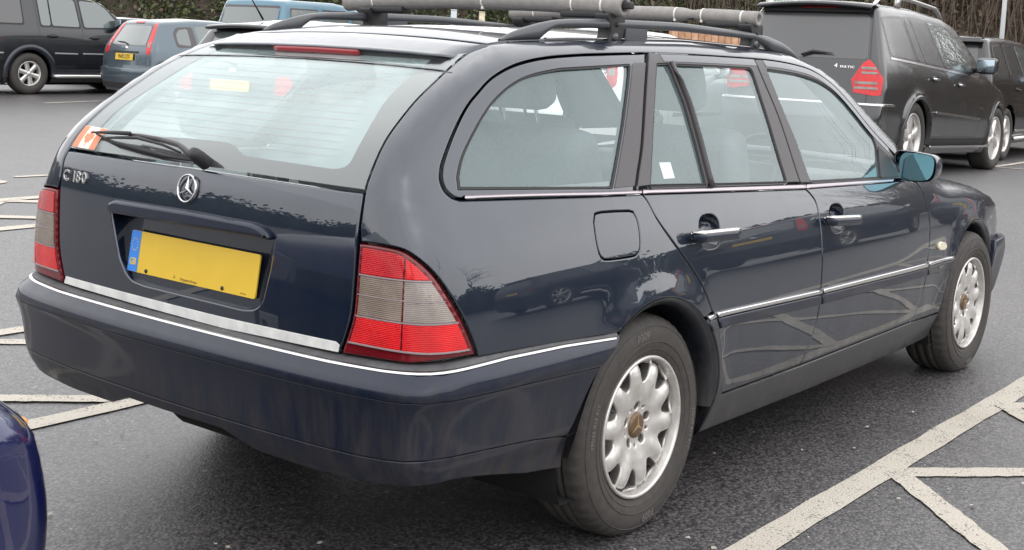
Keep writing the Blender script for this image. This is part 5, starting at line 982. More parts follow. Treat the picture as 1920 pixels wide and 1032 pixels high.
# ================================================================ roof bars
def roof_bar(xb,y0,y1,zc,r,label,ties,clamps,bump=None,drop=.030):
    t=empty('roof_bar',(xb,0,zc-.06),0,label,'roof bar','foam wrapped roof bars on the car')
    off=np.array([-xb,0,-(zc-.06)])
    crown=lambda y: zc+.012*(1-(y/.55)**2)
    ys=np.linspace(y0,y1,60); V=[];Fc=[];k=18; rng=np.random.default_rng(int(xb*100))
    ph=rng.uniform(0,6,4)
    for i,y in enumerate(ys):
        rr=r*(1+.02*math.sin(y*17+ph[0])+.008*math.sin(y*61+ph[1]))
        for ty in ties:
            rr-=r*.09*math.exp(-((y-ty)/.012)**2)
        if bump: rr-=r*.32*math.exp(-((y-bump)/.035)**2)
        for q in range(k):
            a=2*PI*q/k; V.append((xb+rr*1.05*math.cos(a),y,crown(y)+rr*math.sin(a)))
    for i in range(len(ys)-1):
        for q in range(k): Fc.append((i*k+q,(i+1)*k+q,(i+1)*k+(q+1)%k,i*k+(q+1)%k))
    # hollow ends
    n=len(V)
    for base,y in ((0,y0),((len(ys)-1)*k,y1)):
        s=len(V); c=crown(y)
        for q in range(k):
            a=2*PI*q/k; V.append((xb+.55*r*math.cos(a),y,c+.55*r*math.sin(a)))
        s2=len(V); yi=y+(.05 if y<0 else -.05)
        for q in range(k):
            a=2*PI*q/k; V.append((xb+.55*r*math.cos(a),yi,c+.55*r*math.sin(a)))
        for q in range(k):
            l=(q+1)%k; Fc+=[(base+q,base+l,s+l,s+q),(s+q,s+l,s2+l,s2+q)]
    mk('foam_sleeve',np.array(V)+off,Fc,FOAM,t)
    e=.026 if xb<.6 else -.015
    Vb,Fb=box_mesh(.030,(y1-y0)+2*e,.022,.005,2,(xb,(y0+y1)/2,crown(.5)+.001)); wn(mk('steel_bar',np.array(Vb)+off,Fb,BLACKP,t))
    for ty in ties:
        V,Fc=revolve([(r*.93,-.003),(r*.965,-.003),(r*.965,.003),(r*.93,.003)],26); V=np.array([(v[0]*1.05+xb,v[1]+ty,v[2]+crown(ty)) for v in V]); tie=mk('cable_tie',V+off,Fc,TIEW,t)
        a=math.radians(235); Vb,Fb=box_mesh(.012,.010,.011,.003,2,(xb+r*1.0*math.cos(a),ty,crown(ty)+r*.98*math.sin(a))); mk('tie_head',np.array(Vb)+off,Fb,TIEW,tie)
    for cy in clamps:
        s=1 if cy<0 else -1
        out=[(-.038,0),(.036,0),(.040,-.010),(.042,-.05),(.034,-.072),(.022,-.098),(-.010,-.100),(-.030,-.094),(-.020,-.07),(-.022,-.045),(-.036,-.02)]
        out=[(p[0]*1.22,p[1]*.9) for p in out]
        V,Fc=prism(rnd_poly(np.array(out),.008),.05); 
        top=crown(cy)-r*.78
        V=np.array([(xb+v[0],cy-s*v[2]+s*.022,top+v[1]) for v in V]); c=wn(mk('clamp',V+off,Fc,BLACKP,t)); md=c.modifiers.new('b','BEVEL'); md.width=.004; md.segments=2
        V,Fc=revolve([(.0001,.006),(.006,.006),(.0075,.003),(.0075,-.01)],14); V=np.array([(v[0]+xb+.004,cy-s*(v[1]+.027),v[2]+top-.032) for v in V]); mk('clamp_bolt',V+off,Fc,BLACKP,c)
        V,Fc=revolve([(.0001,.004),(.011,.004),(.013,.0),(.013,-.008)],16); V=np.array([(v[0]*1.2+xb-.002,cy-s*(v[1]+.028),v[2]+top-.070) for v in V]); mk('clamp_lock',V+off,Fc,RAILM,c)
        Vb,Fb=box_mesh(.06,.16,.022,.006,2,(xb-.004,cy+s*.08,top-.004)); mk('clamp_arm',np.array(Vb)+off,Fb,BLACKP,c)
roof_bar(.225,-.545,.612,1.488,.0315,'rear roof bar in grey foam, nearer the spoiler, with a black bar tip',[.472,-.013,-.367,-.476],[-.490,.49])
roof_bar(1.10,-.540,.56,1.487,.0265,'front roof bar in grey foam with an open pipe end by the grey off-roader',[.44,-.206,-.318,-.478],[-.505,.50],bump=-.275)
# ================================================================ road markings
def marks(name,label,segs):
    V=[];Fc=[]
    for s in segs:
        v,f=line(*s); b=len(V); z=.0006*len(LINES)%.003; V+=[(a,c,d+z) for a,c,d in v]; Fc+=[tuple(i+b for i in q) for q in f]
    return tag(mk(name,V,Fc,ROADP,smooth=False),label,kind='structure')
def hatch(y0,y1,x0,x1,ph,sp_=1.17):
    s=[]; h=abs(y1-y0); sg=1 if y1>y0 else -1
    for i in range(int((x1-x0)/sp_)+3):
        xj=ph+sp_*(math.floor((x0-ph)/sp_)+i)
        for d in (1,-1):
            a=(xj,y0); b=(xj+d*h,y1)
            s.append((a,b,.085 if abs(y0)<3 else .13))
    return s
marks('road_marking','cream bay line with cross hatching beside the estate car',[((-3.5,-1.12),(9.5,-1.14),.105),((-3.5,-2.38),(9.5,-2.40),.10)]+hatch(-1.17,-2.33,-2.5,8,1.06,1.14))
marks('road_marking','cream cross hatching on the far side of the estate car',[((-3.5,1.21),(7.5,1.21),.10),((-3.5,2.48),(7.5,2.50),.10)]+hatch(1.26,2.43,-2,6,-.24,1.24))
marks('road_marking','cream bay lines two bays away',[((-2,5.12),(7,5.14),.14),((-2,6.38),(7,6.40),.14)]+hatch(5.17,6.33,0,6,1.1,1.2))
marks('road_marking','faded bay lines before the parked cars',[((8.4,18.5),(17.5,20.6),.10),((8.98,16.33),(12.5,17.15),.09),((11,22.4),(18,25.2),.10),((14.0,3.75),(14.9,1.4),.10),((14.4,2.75),(17.5,2.9),.10),((11,-.7),(17,-.5),.10),((3.2,7.66),(3.75,7.62),.09)])
V=[];Fc=[]; n=26; V=[(2.75,7.45,.006)]+[(2.75+.24*math.cos(2*PI*i/n),7.45+.17*math.sin(2*PI*i/n),.006) for i in range(n)]; Fc=[(0,1+i,1+(i+1)%n) for i in range(n)]
tag(mk('road_marking',[(x,y,z+float(ground_z(x,y))) for x,y,z in V],Fc,ROADP),'round cream patch of a painted bay symbol',kind='structure')
# litter, grit and leaf bits on the tarmac
V=[];Fc=[]
for i in range(280):
    x,y=RNG.uniform(-1.5,5),RNG.uniform(-2.6,2.6); s=RNG.uniform(.003,.012); a=RNG.uniform(0,6.28); b=len(V)
    for q in range(5): V.append((x+s*math.cos(a+q*1.256)*RNG.uniform(.6,1.3),y+s*math.sin(a+q*1.256)*RNG.uniform(.5,1.1),.007+float(ground_z(x,y))+RNG.uniform(0,.004)))
    Fc.append(tuple(range(b,b+5)))
tag(mk('ground_debris',V,Fc,mat('pale_grit',(.42,.38,.33),.9),smooth=False),'pale grit and leaf scraps on the tarmac',kind='stuff')
# ================================================================ other parked cars
class BodyF:
    def __init__(s,w,dw,xr,xf,zt,crown=.09,kk=.12,bow=.06,flare=.012,wb=2.6,ra=.34,hub=.3,tuck=None,kt=.10,rear_slope=1.):
        s.W=Cv(w,.03); s.DW=Cv(dw,.1); s.XR=Cv(xr,.03); s.XF=Cv(xf,.04); s.ZT=Cv(zt,.05); s.c=crown; s.k=kk; s.bow=bow; s.fl=flare; s.wb=wb; s.ra=ra; s.hub=hub; s.kt=kt; s.xc=.3; s.rs=rear_slope
    def __call__(s,P):
        x,y,z=P[:,0],np.abs(P[:,1]),P[:,2]
        w=s.W(z)+s.DW(x)
        for cx in (0,s.wb):
            r=np.hypot(x-cx,z-s.hub); w=w+s.fl*np.exp(-((r-s.ra)/.06)**2)
        fs=(y-w)*np.where(z>1.,.94,1); fr=(s.XR(z)+s.bow*y*y-x)*s.rs; ff=x-(s.XF(z)-.12*y*y); ft=z-(s.ZT(x)-s.c*y*y)
        f=smax(fs,fr,s.k); f=smax(f,ff,.14); f=smax(f,ft,s.kt)
        return smax(f,.2-z,.05)
def body_shell(f,parent,m,x0,x1,step=.05):
    """whole skin of a car as one surface, wheel arches cut out"""
    lo=np.array([x0+.55,-.42,.48]); hi=np.array([x1-.55,.42,.62]); B0=np.array([x0-.05,-.95,.12]); B1=np.array([x1+.05,.95,1.95])
    V=[];Fc=[]; idx={}
    ns=[max(2,int((B1[i]-B0[i])/step)) for i in range(3)]
    axs=[np.linspace(B0[i],B1[i],ns[i]+1) for i in range(3)]
    def vid(i,j,k_):
        key=(i,j,k_)
        if key not in idx: idx[key]=len(V); V.append((axs[0][i],axs[1][j],axs[2][k_]))
        return idx[key]
    n0,n1,n2=ns
    for k_ in range(n2):
        for i in range(n0):
            Fc.append((vid(i,0,k_),vid(i+1,0,k_),vid(i+1,0,k_+1),vid(i,0,k_+1))); Fc.append((vid(i,n1,k_+1),vid(i+1,n1,k_+1),vid(i+1,n1,k_),vid(i,n1,k_)))
        for j in range(n1):
            Fc.append((vid(0,j,k_+1),vid(0,j+1,k_+1),vid(0,j+1,k_),vid(0,j,k_))); Fc.append((vid(n0,j,k_),vid(n0,j+1,k_),vid(n0,j+1,k_+1),vid(n0,j,k_+1)))
    for i in range(n0):
        for j in range(n1):
            Fc.append((vid(i,j,n2),vid(i+1,j,n2),vid(i+1,j+1,n2),vid(i,j+1,n2)))
    V=np.array(V)
    # side points go straight out at their own height so arches can be cut cleanly
    side=(np.abs(np.abs(V[:,1])-.95)<1e-6)
    for cx in (0,f.wb):
        d=np.hypot(V[:,0]-cx,V[:,2]-f.hub); s=side&(np.abs(d-f.ra)<step*.62)
        V[s,0]=cx+(V[s,0]-cx)/d[s]*f.ra; V[s,2]=f.hub+(V[s,2]-f.hub)/d[s]*f.ra
    c=np.clip(V,lo,hi); strt=side&(V[:,0]>x0+.3)&(V[:,0]<x1-.3)&(V[:,2]<np.minimum(1.0,f.ZT(V[:,0])-f.c*.7-.14)); c[strt,0]=V[strt,0]; c[strt,2]=np.clip(V[strt,2],.15,1.)
    d=V-c; L_=np.linalg.norm(d,axis=1,keepdims=True); d/=L_
    t=L_[:,0]+.1
    for _ in range(70): t=np.clip(t-f(c+d*t[:,None])*.8,0,4)
    P=c+d*t[:,None]; N=grad(f,P)
    arch_=np.zeros(len(P),bool)
    keep=[]
    for q in Fc:
        k_=True
        m_=P[list(q)].mean(0)
        if abs(m_[1])>.5:
            for cx in (0,f.wb):
                if np.hypot(m_[0]-cx,m_[2]-f.hub)<f.ra-.004: k_=False
        if k_: keep.append(q)
    return mk('body',P,keep,m,parent,N)
def bsheet(nm,poly,m,parent,f,kind,both=False,**k):
    k.setdefault('gap',0); k.setdefault('rnd',.003); k.setdefault('depth',.01); k.setdefault('sp',.09)
    poly=clean(np.asarray(poly,float)); ar_=abs(area(poly))
    if ar_>.012 and len(poly)<12 and any(q in nm for q in ('window','pane','light')): poly=rnd_poly(poly,min(.05,.18*math.sqrt(ar_)))
    S=sheet(dens(poly,.06),dom(kind,f),lambda P:grad(f,P),**k); return put(nm,S,m,parent,both=both)
def far_wheel(parent,x,y,z,r,rimr,w,style,m_rim,spin=0.):
    t=empty('wheel',(x,y,z),PI if y<0 else 0); t.parent=parent; s=1
    pr=[(rimr,.40*w),(rimr+.01,.46*w),(rimr*.5+r*.5,.52*w),(r*.94,.47*w),(r*.99,.36*w),(r,.2*w),(r,-.2*w),(r*.99,-.36*w),(r*.94,-.47*w),(rimr,-.42*w)]
    V,Fc=revolve(pr,40); V=np.array(V); V[:,2]=np.maximum(V[:,2],-z+.002); ty=mk('tyre',V,Fc,TYREM,t)
    V,Fc=revolve([(rimr*1.0,.40*w),(rimr*.985,.44*w),(rimr*.93,.42*w),(rimr*.88,.2*w),(rimr*.86,-.3*w)],40); rim=mk('rim',V,Fc,m_rim,t)
    V,Fc=revolve([(.0001,.05*w),(rimr*.9,.05*w)],30); mk('brake_disc',V,Fc,DARKIN,t)
    V=[];Fc=[]
    n,sw=style
    for i in range(n):
        a=2*PI*i/n+spin; ca,sa=math.cos(a),math.sin(a); b=len(V)
        for rr,hw,yy in ((rimr*.12,sw*rimr*.9,.34*w),(rimr*.5,sw*rimr*.8,.36*w),(rimr*.92,sw*rimr*1.05,.34*w)):
            for u_,dy in ((-hw,-.12*w),(-hw*.8,0),(hw*.8,0),(hw,-.12*w)): V.append((rr*ca-u_*sa,yy+dy,rr*sa+u_*ca))
        for q in range(2):
            for e in range(3): Fc.append((b+q*4+e,b+q*4+e+1,b+q*4+4+e+1,b+q*4+4+e))
    mk('spokes',V,Fc,m_rim,rim)
    V,Fc=revolve([(.0001,.40*w),(rimr*.15,.39*w),(rimr*.2,.34*w),(rimr*.2,.1*w)],20); mk('hub_cap',V,Fc,m_rim,rim)
    return t
def liner_of(f,parent,hub,ra):
    for x in (0,f.wb):
        for s in (1,-1):
            V,Fc=revolve([(.0001,.45),(ra+.012,.45),(ra+.012,.74)],30); V=np.array(V)*np.array([1,s,1])+np.array([x,0,hub]); V[:,2]=np.maximum(V[:,2],.2); mk('wheel_house',V,Fc,DARKIN,parent)
def arch_trim(f,parent,m,hub,ra,wd=.05,off=.012,a0=-8,a1=188):
    for cx in (0,f.wb):
        for s in (1,-1):
            V=[];Fc=[];n=28; a=np.radians(np.linspace(a0,a1,n))
            for rr,o_ in ((ra+wd,.0),(ra+wd*.9,off),(ra+.004,off),(ra-.01,off*.4),(ra-.012,-.06)):
                P=dom('R',f)(np.column_stack([cx+max(rr,ra+.004)*np.cos(a),hub+max(rr,ra+.004)*np.sin(a)]),o_); P[:,0]=cx+rr*np.cos(a); P[:,2]=hub+rr*np.sin(a); P[:,1]*=s; V.append(P)
            for q in range(4):
                for i in range(n-1): Fc.append((q*n+i,q*n+i+1,(q+1)*n+i+1,(q+1)*n+i))
            mk('arch_trim',np.vstack(V),[g[::-1] for g in Fc] if s<0 else Fc,m,parent)
def shut_line(nm,path,parent,f,wd=.006,both=True,m=None,kind='R',off=.0012):
    p=np.array(path,float); p=dens(p,.06,False); e=np.gradient(p,axis=0); e/=np.linalg.norm(e,axis=1,keepdims=True); nn=np.column_stack([-e[:,1],e[:,0]])*wd/2
    P0=dom(kind,f)(p+nn,off); P1=dom(kind,f)(p-nn,off); V=np.vstack([P0,P1]); n=len(p); Fc=[(i,i+1,n+i+1,n+i) for i in range(n-1)]
    o=mk(nm,V,Fc,m or RUBBER,parent)
    if both: mk(nm,V*np.array([1,-1,1]),[g[::-1] for g in Fc],m or RUBBER,parent)
    return o
FGLASS=mat('far_window_glass',(.085,.105,.105),.12,spec=.9,coat=1.,coat_r=.0)
DGLASS=mat('privacy_glass',(.030,.031,.034),.2,spec=.9,coat=.5,coat_r=.25)
SILV=mat('satin_silver',(.62,.61,.60),.3,.85)
def place(root,x,y,deg,wb=2.8):
    a=math.radians(deg); g0=float(ground_z(x,y)); g1=float(ground_z(x+wb*math.cos(a),y+wb*math.sin(a)))
    root.location=(x,y,g0); root.rotation_euler=(0,-math.atan2(g1-g0,wb),a)
def far_plate(parent,f,y,z,txt,wd=.52,h=.111,yellow=True,off=.012):
    P=dom('B',f)([(y,z)],off)[0]; n=grad(f,P[None])[0]; fr=frame(P,(0,-1,0),n)
    pl=mk('number_plate',*prism(rnd_poly([(-wd/2,-h/2),(wd/2,-h/2),(wd/2,h/2),(-wd/2,h/2)],.008),.006,fr),PLATEY,parent,smooth=False)
    if txt: text('plate_lettering',txt,.098,fr@Matrix.Translation((0,.0,.0068)),INK,pl,.0004,sx=.74,bold=.0012)
    return pl
def box_on(nm,m,parent,f,kind,uv,size,off,bev=.01,both=False):
    P=dom(kind,f)([uv],off)[0]
    V,Fc=box_mesh(*size,bev,2,tuple(P)); o=wn(mk(nm,V,Fc,m,parent))
    if both: wn(mk(nm,np.array(V)*np.array([1,-1,1]),[g[::-1] for g in Fc],m,parent))
    return o
def mirror_far(parent,f,x,z,m,glass=None,sz=(.13,.22,.16),both=True):
    for s in ((-1,1) if both else (-1,)):
        P=dom('R',f)([(x,z)],0)[0]; y=(P[1]-.05-sz[1]*.5)*(1 if s<0 else -1)
        V,Fc=box_mesh(*sz,.045,4,(x,y,z+.06)); mo=wn(mk('door_mirror',V,Fc,m,parent))
        V,Fc=box_mesh(.01,sz[1]*.84,sz[2]*.78,.004,1,(x-sz[0]*.5-.001,y,z+.06)); mk('mirror_glass',V,Fc,glass or CHROME,mo)
        mk('mirror_foot',*tube([(x,P[1]*(1 if s<0 else -1),z),(x,y,z+.03)],.03,8),BLACKP,mo)
# ---- grey-blue hatchback
def hatchback(col,label,plate,x,y,deg,tall=True,group=None):
    P_=mat('paint_'+'_'.join(label.split()[:2]),col,.28,.5,1.,.03)
    f=BodyF([(.2,.76),(.35,.80),(.55,.835),(.75,.835),(.90,.815),(.97,.79),(1.36,.60),(1.45,.55)],[(-1,-.06),(-.5,-.015),(0,0),(2,0),(2.6,-.03),(3.1,-.1)],[(.2,-.60),(.45,-.655),(.52,-.66),(.62,-.64),(.90,-.615),(1.0,-.58),(1.38,-.34),(1.5,-.2)],[(.2,3.18),(.5,3.25),(.7,3.2),(.85,3.0)],[(-.7,1.36),(-.3,1.425),(.4,1.475),(1.0,1.465),(1.45,1.38),(2.25,1.0),(2.5,.96),(3.1,.82),(3.3,.6)],crown=.10,bow=.10,wb=2.486,ra=.325,hub=.29)
    t=empty('hatchback',(0,0,0),0,label,'car',group); body_shell(f,t,P_,-.68,3.25); liner_of(f,t,.29,.325)
    bsheet('rear_window',[(-.50,1.02),(-.42,1.30),(-.36,1.33),(.36,1.33),(.42,1.30),(.50,1.02),(.45,.99),(-.45,.99)],FGLASS,t,f,'B',off=.002)
    bsheet('window_surround',[(-.56,.98),(-.47,1.34),(.47,1.34),(.56,.98)],CERAM,t,f,'B',off=.0005,rnd=.001,depth=0)
    if not tall:
        for s in (1,-1): bsheet('tail_lamp',[(s*.56,.72),(s*.56,.90),(s*.70,.92),(s*.76,.84),(s*.76,.72)],LREDF,t,f,'B',off=.006)
        V=[];Fc=[]
        for y_ in np.linspace(-.52,.52,24):
            zt=float(f.ZT(-.30)-f.c*y_*y_); V+=[(-.26,y_,zt+.006),(-.40,y_,zt-.002),(-.50+.2*y_*y_,y_,zt-.02),(-.49+.2*y_*y_,y_,zt-.04),(-.36,y_,zt-.05)]
        for i in range(23):
            for q in range(4): Fc.append((i*5+q,(i+1)*5+q,(i+1)*5+q+1,i*5+q+1))
        mk('roof_spoiler',V,Fc,P_,t); mk('roof_aerial',*tube([(.1,.2,1.47),(-.12,.2,1.72)],[.012,.005],6),BLACKP,t)
    for s in (1,-1) if tall else (): bsheet('tail_lamp',[(s*.565,.86),(s*.53,1.03),(s*.44,1.37),(s*.50,1.38),(s*.575,1.22),(s*.66,.98),(s*.665,.88),(s*.63,.84)],LREDF,t,f,'B',off=.006)
    for s in (1,-1) if tall else (): bsheet('tail_lamp_band',[(s*.565,.96),(s*.55,1.03),(s*.61,1.06),(s*.635,.97)],LCLR,t,f,'B',off=.008)
    bsheet('high_brake_lamp',[(-.12,1.375),(.12,1.375),(.12,1.40),(-.12,1.40)],LREDF,t,f,'B',off=.01)
    bsheet('grip_bar',[(-.36,.865),(.36,.865),(.36,.895),(-.36,.895)],BLACKP,t,f,'B',off=.02)
    far_plate(t,f,.0,.795,plate)
    bsheet('bumper',[(-.80,.27),(-.81,.60),(-.60,.62),(-.5,.60),(.5,.60),(.60,.62),(.81,.60),(.80,.27)],P_,t,f,'B',off=.022,rnd=.015,depth=.03)
    bsheet('bumper_insert',[(-.72,.26),(-.72,.36),(.72,.36),(.72,.26)],BLACKP,t,f,'B',off=.028,rnd=.008)
    mk('rear_wiper',*tube([dom('B',f)([(q,z)],.02)[0] for q,z in ((-.02,1.01),(.1,1.04),(.34,1.05))],[.014,.010,.005],8),BLACKP,t)
    V,Fc=revolve([(.0001,.01),(.03,.008),(.034,0)],20); 
    P=dom('B',f)([(0,.945)],.002)[0]; fr=frame(P,(0,-1,0),grad(f,P[None])[0]); mk('round_badge',[tuple(fr@Vector((v[0]*1.4,v[2],v[1]))) for v in V],Fc,CHROME,t)
    bsheet('quarter_window',[(-.13,1.0),(-.14,1.22),(-.05,1.32),(.28,1.335),(.30,.99),(-.08,.97)],CERAM,t,f,'R',both=True,off=.001,depth=.004)
    bsheet('quarter_pane',[(-.08,1.03),(-.085,1.2),(0,1.28),(.17,1.30),(.17,1.01)],FGLASS,t,f,'R',both=True,off=.004,depth=.003)
    bsheet('door_window',[(.36,1.0),(.33,1.34),(.9,1.365),(1.25,1.33),(1.72,1.12),(1.90,.985)],FGLASS,t,f,'R',both=True,off=.002)
    shut_line('shut_line',[(.33,.98),(.34,.6),(.42,.30),(1.75,.28),(1.88,.5),(1.92,.97)],t,f)
    shut_line('shut_line',[(-.60,.64),(-.575,.9),(-.50,1.02),(-.42,1.36),(.42,1.36),(.50,1.02),(.575,.9),(.60,.64)],t,f,both=False,kind='B')
    bsheet('rub_strip',[(.46,.545),(1.78,.53),(1.78,.57),(.46,.585)],BLACKP,t,f,'R',both=True,off=.012)
    mirror_far(t,f,1.72,.98,P_)
    for X in (0,2.486):
        for s in (-1,1): far_wheel(t,X,s*.735,.29,.298,.19,.185,(8,.16),ALLOY,.2)
    bsheet('windscreen',[(1.38,-.52),(1.38,.52),(2.05,.62),(2.12,0),(2.05,-.62)],FGLASS,t,f,'xy',off=.002)
    place(t,x,y,deg); return t
# ---- tall off-road estate
def big_suv(kind,col,label,x,y,deg,plate,group=None):
    P_=mat('paint_'+kind,col,.3,.45,1.,.03); cl=kind=='old_off_roader'; gl=kind=='large_suv'
    if gl:
        f=BodyF([(.2,.86),(.4,.93),(.6,.955),(.9,.950),(1.05,.925),(1.15,.895),(1.68,.70),(1.8,.64)],[(-1.2,-.07),(-.6,-.015),(0,0),(2.6,0),(3.2,-.04),(3.8,-.14)],[(.25,-1.03),(.55,-1.08),(.66,-1.07),(.8,-1.03),(1.12,-.985),(1.2,-.955),(1.68,-.75),(1.9,-.6)],[(.2,3.9),(.6,4.0),(.85,3.92),(1.05,3.7)],[(-1.1,1.74),(-.5,1.79),(.4,1.815),(1.4,1.785),(1.8,1.71),(2.6,1.22),(2.85,1.15),(3.6,1.03),(3.95,.8)],crown=.08,wb=3.075,ra=.435,hub=.39,flare=.03,kt=.10)
    elif cl:
        f=BodyF([(.2,.84),(.4,.89),(.6,.905),(.95,.90),(1.12,.885),(1.2,.865),(1.72,.76),(1.86,.72)],[(-1.3,-.05),(-.8,-.01),(0,0),(2.4,0),(3,-.03),(3.4,-.1)],[(.25,-1.18),(.6,-1.22),(.7,-1.19),(1.15,-1.17),(1.22,-1.15),(1.8,-1.05),(1.95,-1.0)],[(.2,3.2),(.6,3.28),(.95,3.22),(1.1,3.0)],[(-1.3,1.84),(-.8,1.88),(.2,1.89),(.5,1.83),(1.2,1.80),(1.55,1.72),(2.15,1.24),(2.3,1.17),(3.1,1.08),(3.3,.85)],crown=.04,wb=2.54,ra=.44,hub=.375,flare=.0,kt=.08)
    else:
        f=BodyF([(.2,.84),(.4,.91),(.6,.93),(.95,.925),(1.12,.905),(1.2,.885),(1.70,.72),(1.82,.68)],[(-1.2,-.06),(-.6,-.012),(0,0),(2.5,0),(3.1,-.04),(3.6,-.13)],[(.25,-.96),(.55,-1.0),(.75,-.98),(1.12,-.93),(1.2,-.90),(1.70,-.66),(1.9,-.5)],[(.2,3.65),(.6,3.75),(.9,3.68),(1.05,3.5)],[(-1,1.72),(-.4,1.775),(.3,1.79),(1.3,1.76),(1.7,1.69),(2.4,1.23),(2.6,1.17),(3.4,1.08),(3.7,.85)],crown=.06,wb=2.745,ra=.43,hub=.38,flare=.0,kt=.08)
    t=empty({'large_suv':'large_suv','old_off_roader':'off_road_car','boxy_suv':'boxy_suv'}[kind],(0,0,0),0,label,'car',group)
    xr=float(f.XR(.55)); xf=float(f.XF(.6)); body_shell(f,t,P_,xr,xf); liner_of(f,t,f.hub,f.ra); hub=f.hub
    W2=f.wb
    if gl:
        bsheet('rear_window',[(-.70,1.175),(-.62,1.64),(.62,1.64),(.70,1.175)],DGLASS,t,f,'B',off=.003)
        shut_line('shut_line',[(-.74,.72),(-.745,1.0),(-.725,1.17),(-.64,1.67),(.64,1.67),(.725,1.17),(.745,1.0),(.74,.72)],t,f,both=False,kind='B')
        for s in (1,-1):
            tl=bsheet('tail_lamp',[(s*.60,.84),(s*.56,.97),(s*.66,1.14),(s*.72,1.18),(s*.80,1.11),(s*.885,.99),(s*.885,.82),(s*.80,.815)],LREDF,t,f,'B',off=.006)
            for z0,z1,a,b in ((1.075,1.105,.655,.80),(1.03,1.055,.66,.82),(.925,.955,.60,.83),(.875,.902,.60,.84)): bsheet('tail_lamp_band',[(s*a,z0),(s*a,z1),(s*b,z1),(s*(b+.015),z0)],LCLR,tl,f,'B',off=.010)
        P=dom('B',f)([(-.49,1.095)],.004)[0]; fr=frame(P,(0,-1,0),grad(f,P[None])[0])
        letters('model_letter','4',.058,fr@Matrix.Translation((-.108,.004,0)),CHROME,t,.003,sx=1.25,bold=.0012); letters('model_letter','MATIC',.034,fr@Matrix.Translation((.015,-.003,0)),CHROME,t,.003,sx=1.35,bold=.001)
        bsheet('roof_spoiler',[(-.62,1.66),(-.60,1.745),(.60,1.745),(.62,1.66)],BLACKP,t,f,'B',off=.03); bsheet('high_brake_lamp',[(-.26,1.695),(.16,1.695),(.16,1.725),(-.26,1.725)],LDRED,t,f,'B',off=.038)
        V=[];Fc=[]; ys=np.linspace(-.66,.66,30)
        for y_ in ys:
            zt=float(f.ZT(-.6)-f.c*y_*y_); V+=[(-.55,y_,zt+.012),(-.75,y_,zt-.005),(-.90+.15*y_*y_,y_,zt-.035),(-.89+.15*y_*y_,y_,zt-.055),(-.74,y_,zt-.06)]
        for i in range(29):
            for q in range(4): Fc.append((i*5+q,(i+1)*5+q,(i+1)*5+q+1,i*5+q+1))
        mk('spoiler_top',V,Fc,P_,t)
        mk('rear_wiper',*tube([dom('B',f)([(q,z)],.03)[0] for q,z in ((.02,1.20),(-.1,1.24),(-.33,1.225))],[.012,.016,.004],8),BLACKP,t)
        bsheet('bumper',[(-.90,.32),(-.92,.72),(-.6,.745),(.6,.745),(.92,.72),(.90,.32)],P_,t,f,'B',off=.03,rnd=.015,depth=.04)
        bsheet('bumper_chrome',[(-.90,.715),(-.90,.738),(.90,.738),(.90,.715)],CHROME,t,f,'B',off=.036); bsheet('bumper_chrome_end',[(-1.02,.715),(-1.02,.74),(-.70,.74),(-.70,.715)],CHROME,t,f,'R',both=True,off=.02)
        wins=[('quarter_window',[(-.66,1.23),(-.66,1.60),(-.12,1.64),(.02,1.215)]),('quarter_light',[(.12,1.21),(-.02,1.645),(.12,1.655),(.32,1.20)]),('door_window',[(.36,1.20),(.17,1.655),(.66,1.66),(.93,1.185)]),('door_window',[(1.02,1.18),(.75,1.66),(1.25,1.645),(1.62,1.555),(2.16,1.17)])]
        shuts=[[(.08,1.19),(.15,1.0),(.42,.75),(.50,.42),(1.0,.42)],[(.97,1.17),(1.03,.9),(.97,.42)],[(2.22,1.12),(2.26,.8),(2.18,.42),(1.0,.42)]]
        bsheet('belt_chrome',[(-.68,1.195),(-.68,1.218),(.95,1.165),(2.2,1.125),(2.2,1.105),(.95,1.142)],CHROME,t,f,'R',both=True,off=.006)
        bsheet('side_chrome',[(.56,.665),(.56,.69),(2.2,.64),(2.2,.615)],CHROME,t,f,'R',both=True,off=.016)
        bsheet('sill_step',[(.50,.30),(.52,.40),(2.62,.40),(2.64,.30)],BLACKP,t,f,'R',both=True,off=.012)
        bsheet('step_chrome',[(.50,.285),(.50,.315),(2.66,.315),(2.66,.285)],CHROME,t,f,'R',both=True,off=.05)
        handles=[(.52,1.04),(1.42,1.005)]; flap_=(-.12,1.02)
        rails=(-.62,1.55); style=(5,.24); wr,rr=.40,.275; t.scale=(1,1,1.03)
    elif cl:
        bsheet('rear_window',[(-.64,1.22),(-.62,1.68),(.62,1.68),(.64,1.22)],DGLASS,t,f,'B',off=.003)
        bsheet('bumper',[(-.88,.40),(-.88,.66),(.88,.66),(.88,.40)],BLACKP,t,f,'B',off=.05,rnd=.015,depth=.06)
        for s in (1,-1): bsheet('tail_lamp',[(s*.76,.70),(s*.76,.95),(s*.86,.95),(s*.86,.70)],LREDF,t,f,'B',off=.01)
        far_plate(t,f,0,.80,'')
        bsheet('spare_wheel_cover',[(.36*math.cos(q),1.05+.36*math.sin(q)) for q in np.linspace(0,2*PI,24,endpoint=False)],BLACKP,t,f,'B',off=.22,rnd=.04,depth=.21)
        wins=[('quarter_window',[(-1.0,1.27),(-1.0,1.74),(-.14,1.75),(-.12,1.27)]),('quarter_light',[(.24,1.245),(.20,1.74),(.40,1.74),(.43,1.245)]),('door_window',[(.46,1.245),(.43,1.74),(.95,1.73),(1.02,1.235)]),('door_window',[(1.12,1.23),(1.05,1.725),(1.42,1.70),(1.60,1.60),(1.92,1.25)])]
        shuts=[[(.12,1.80),(.18,1.22),(.20,1.0),(.47,.80)],[(1.06,1.77),(1.07,1.22),(1.06,.42)],[(1.62,1.64),(2.02,1.22),(2.06,.8),(1.98,.45)],[(-1.1,1.03),(2.1,1.0)]]
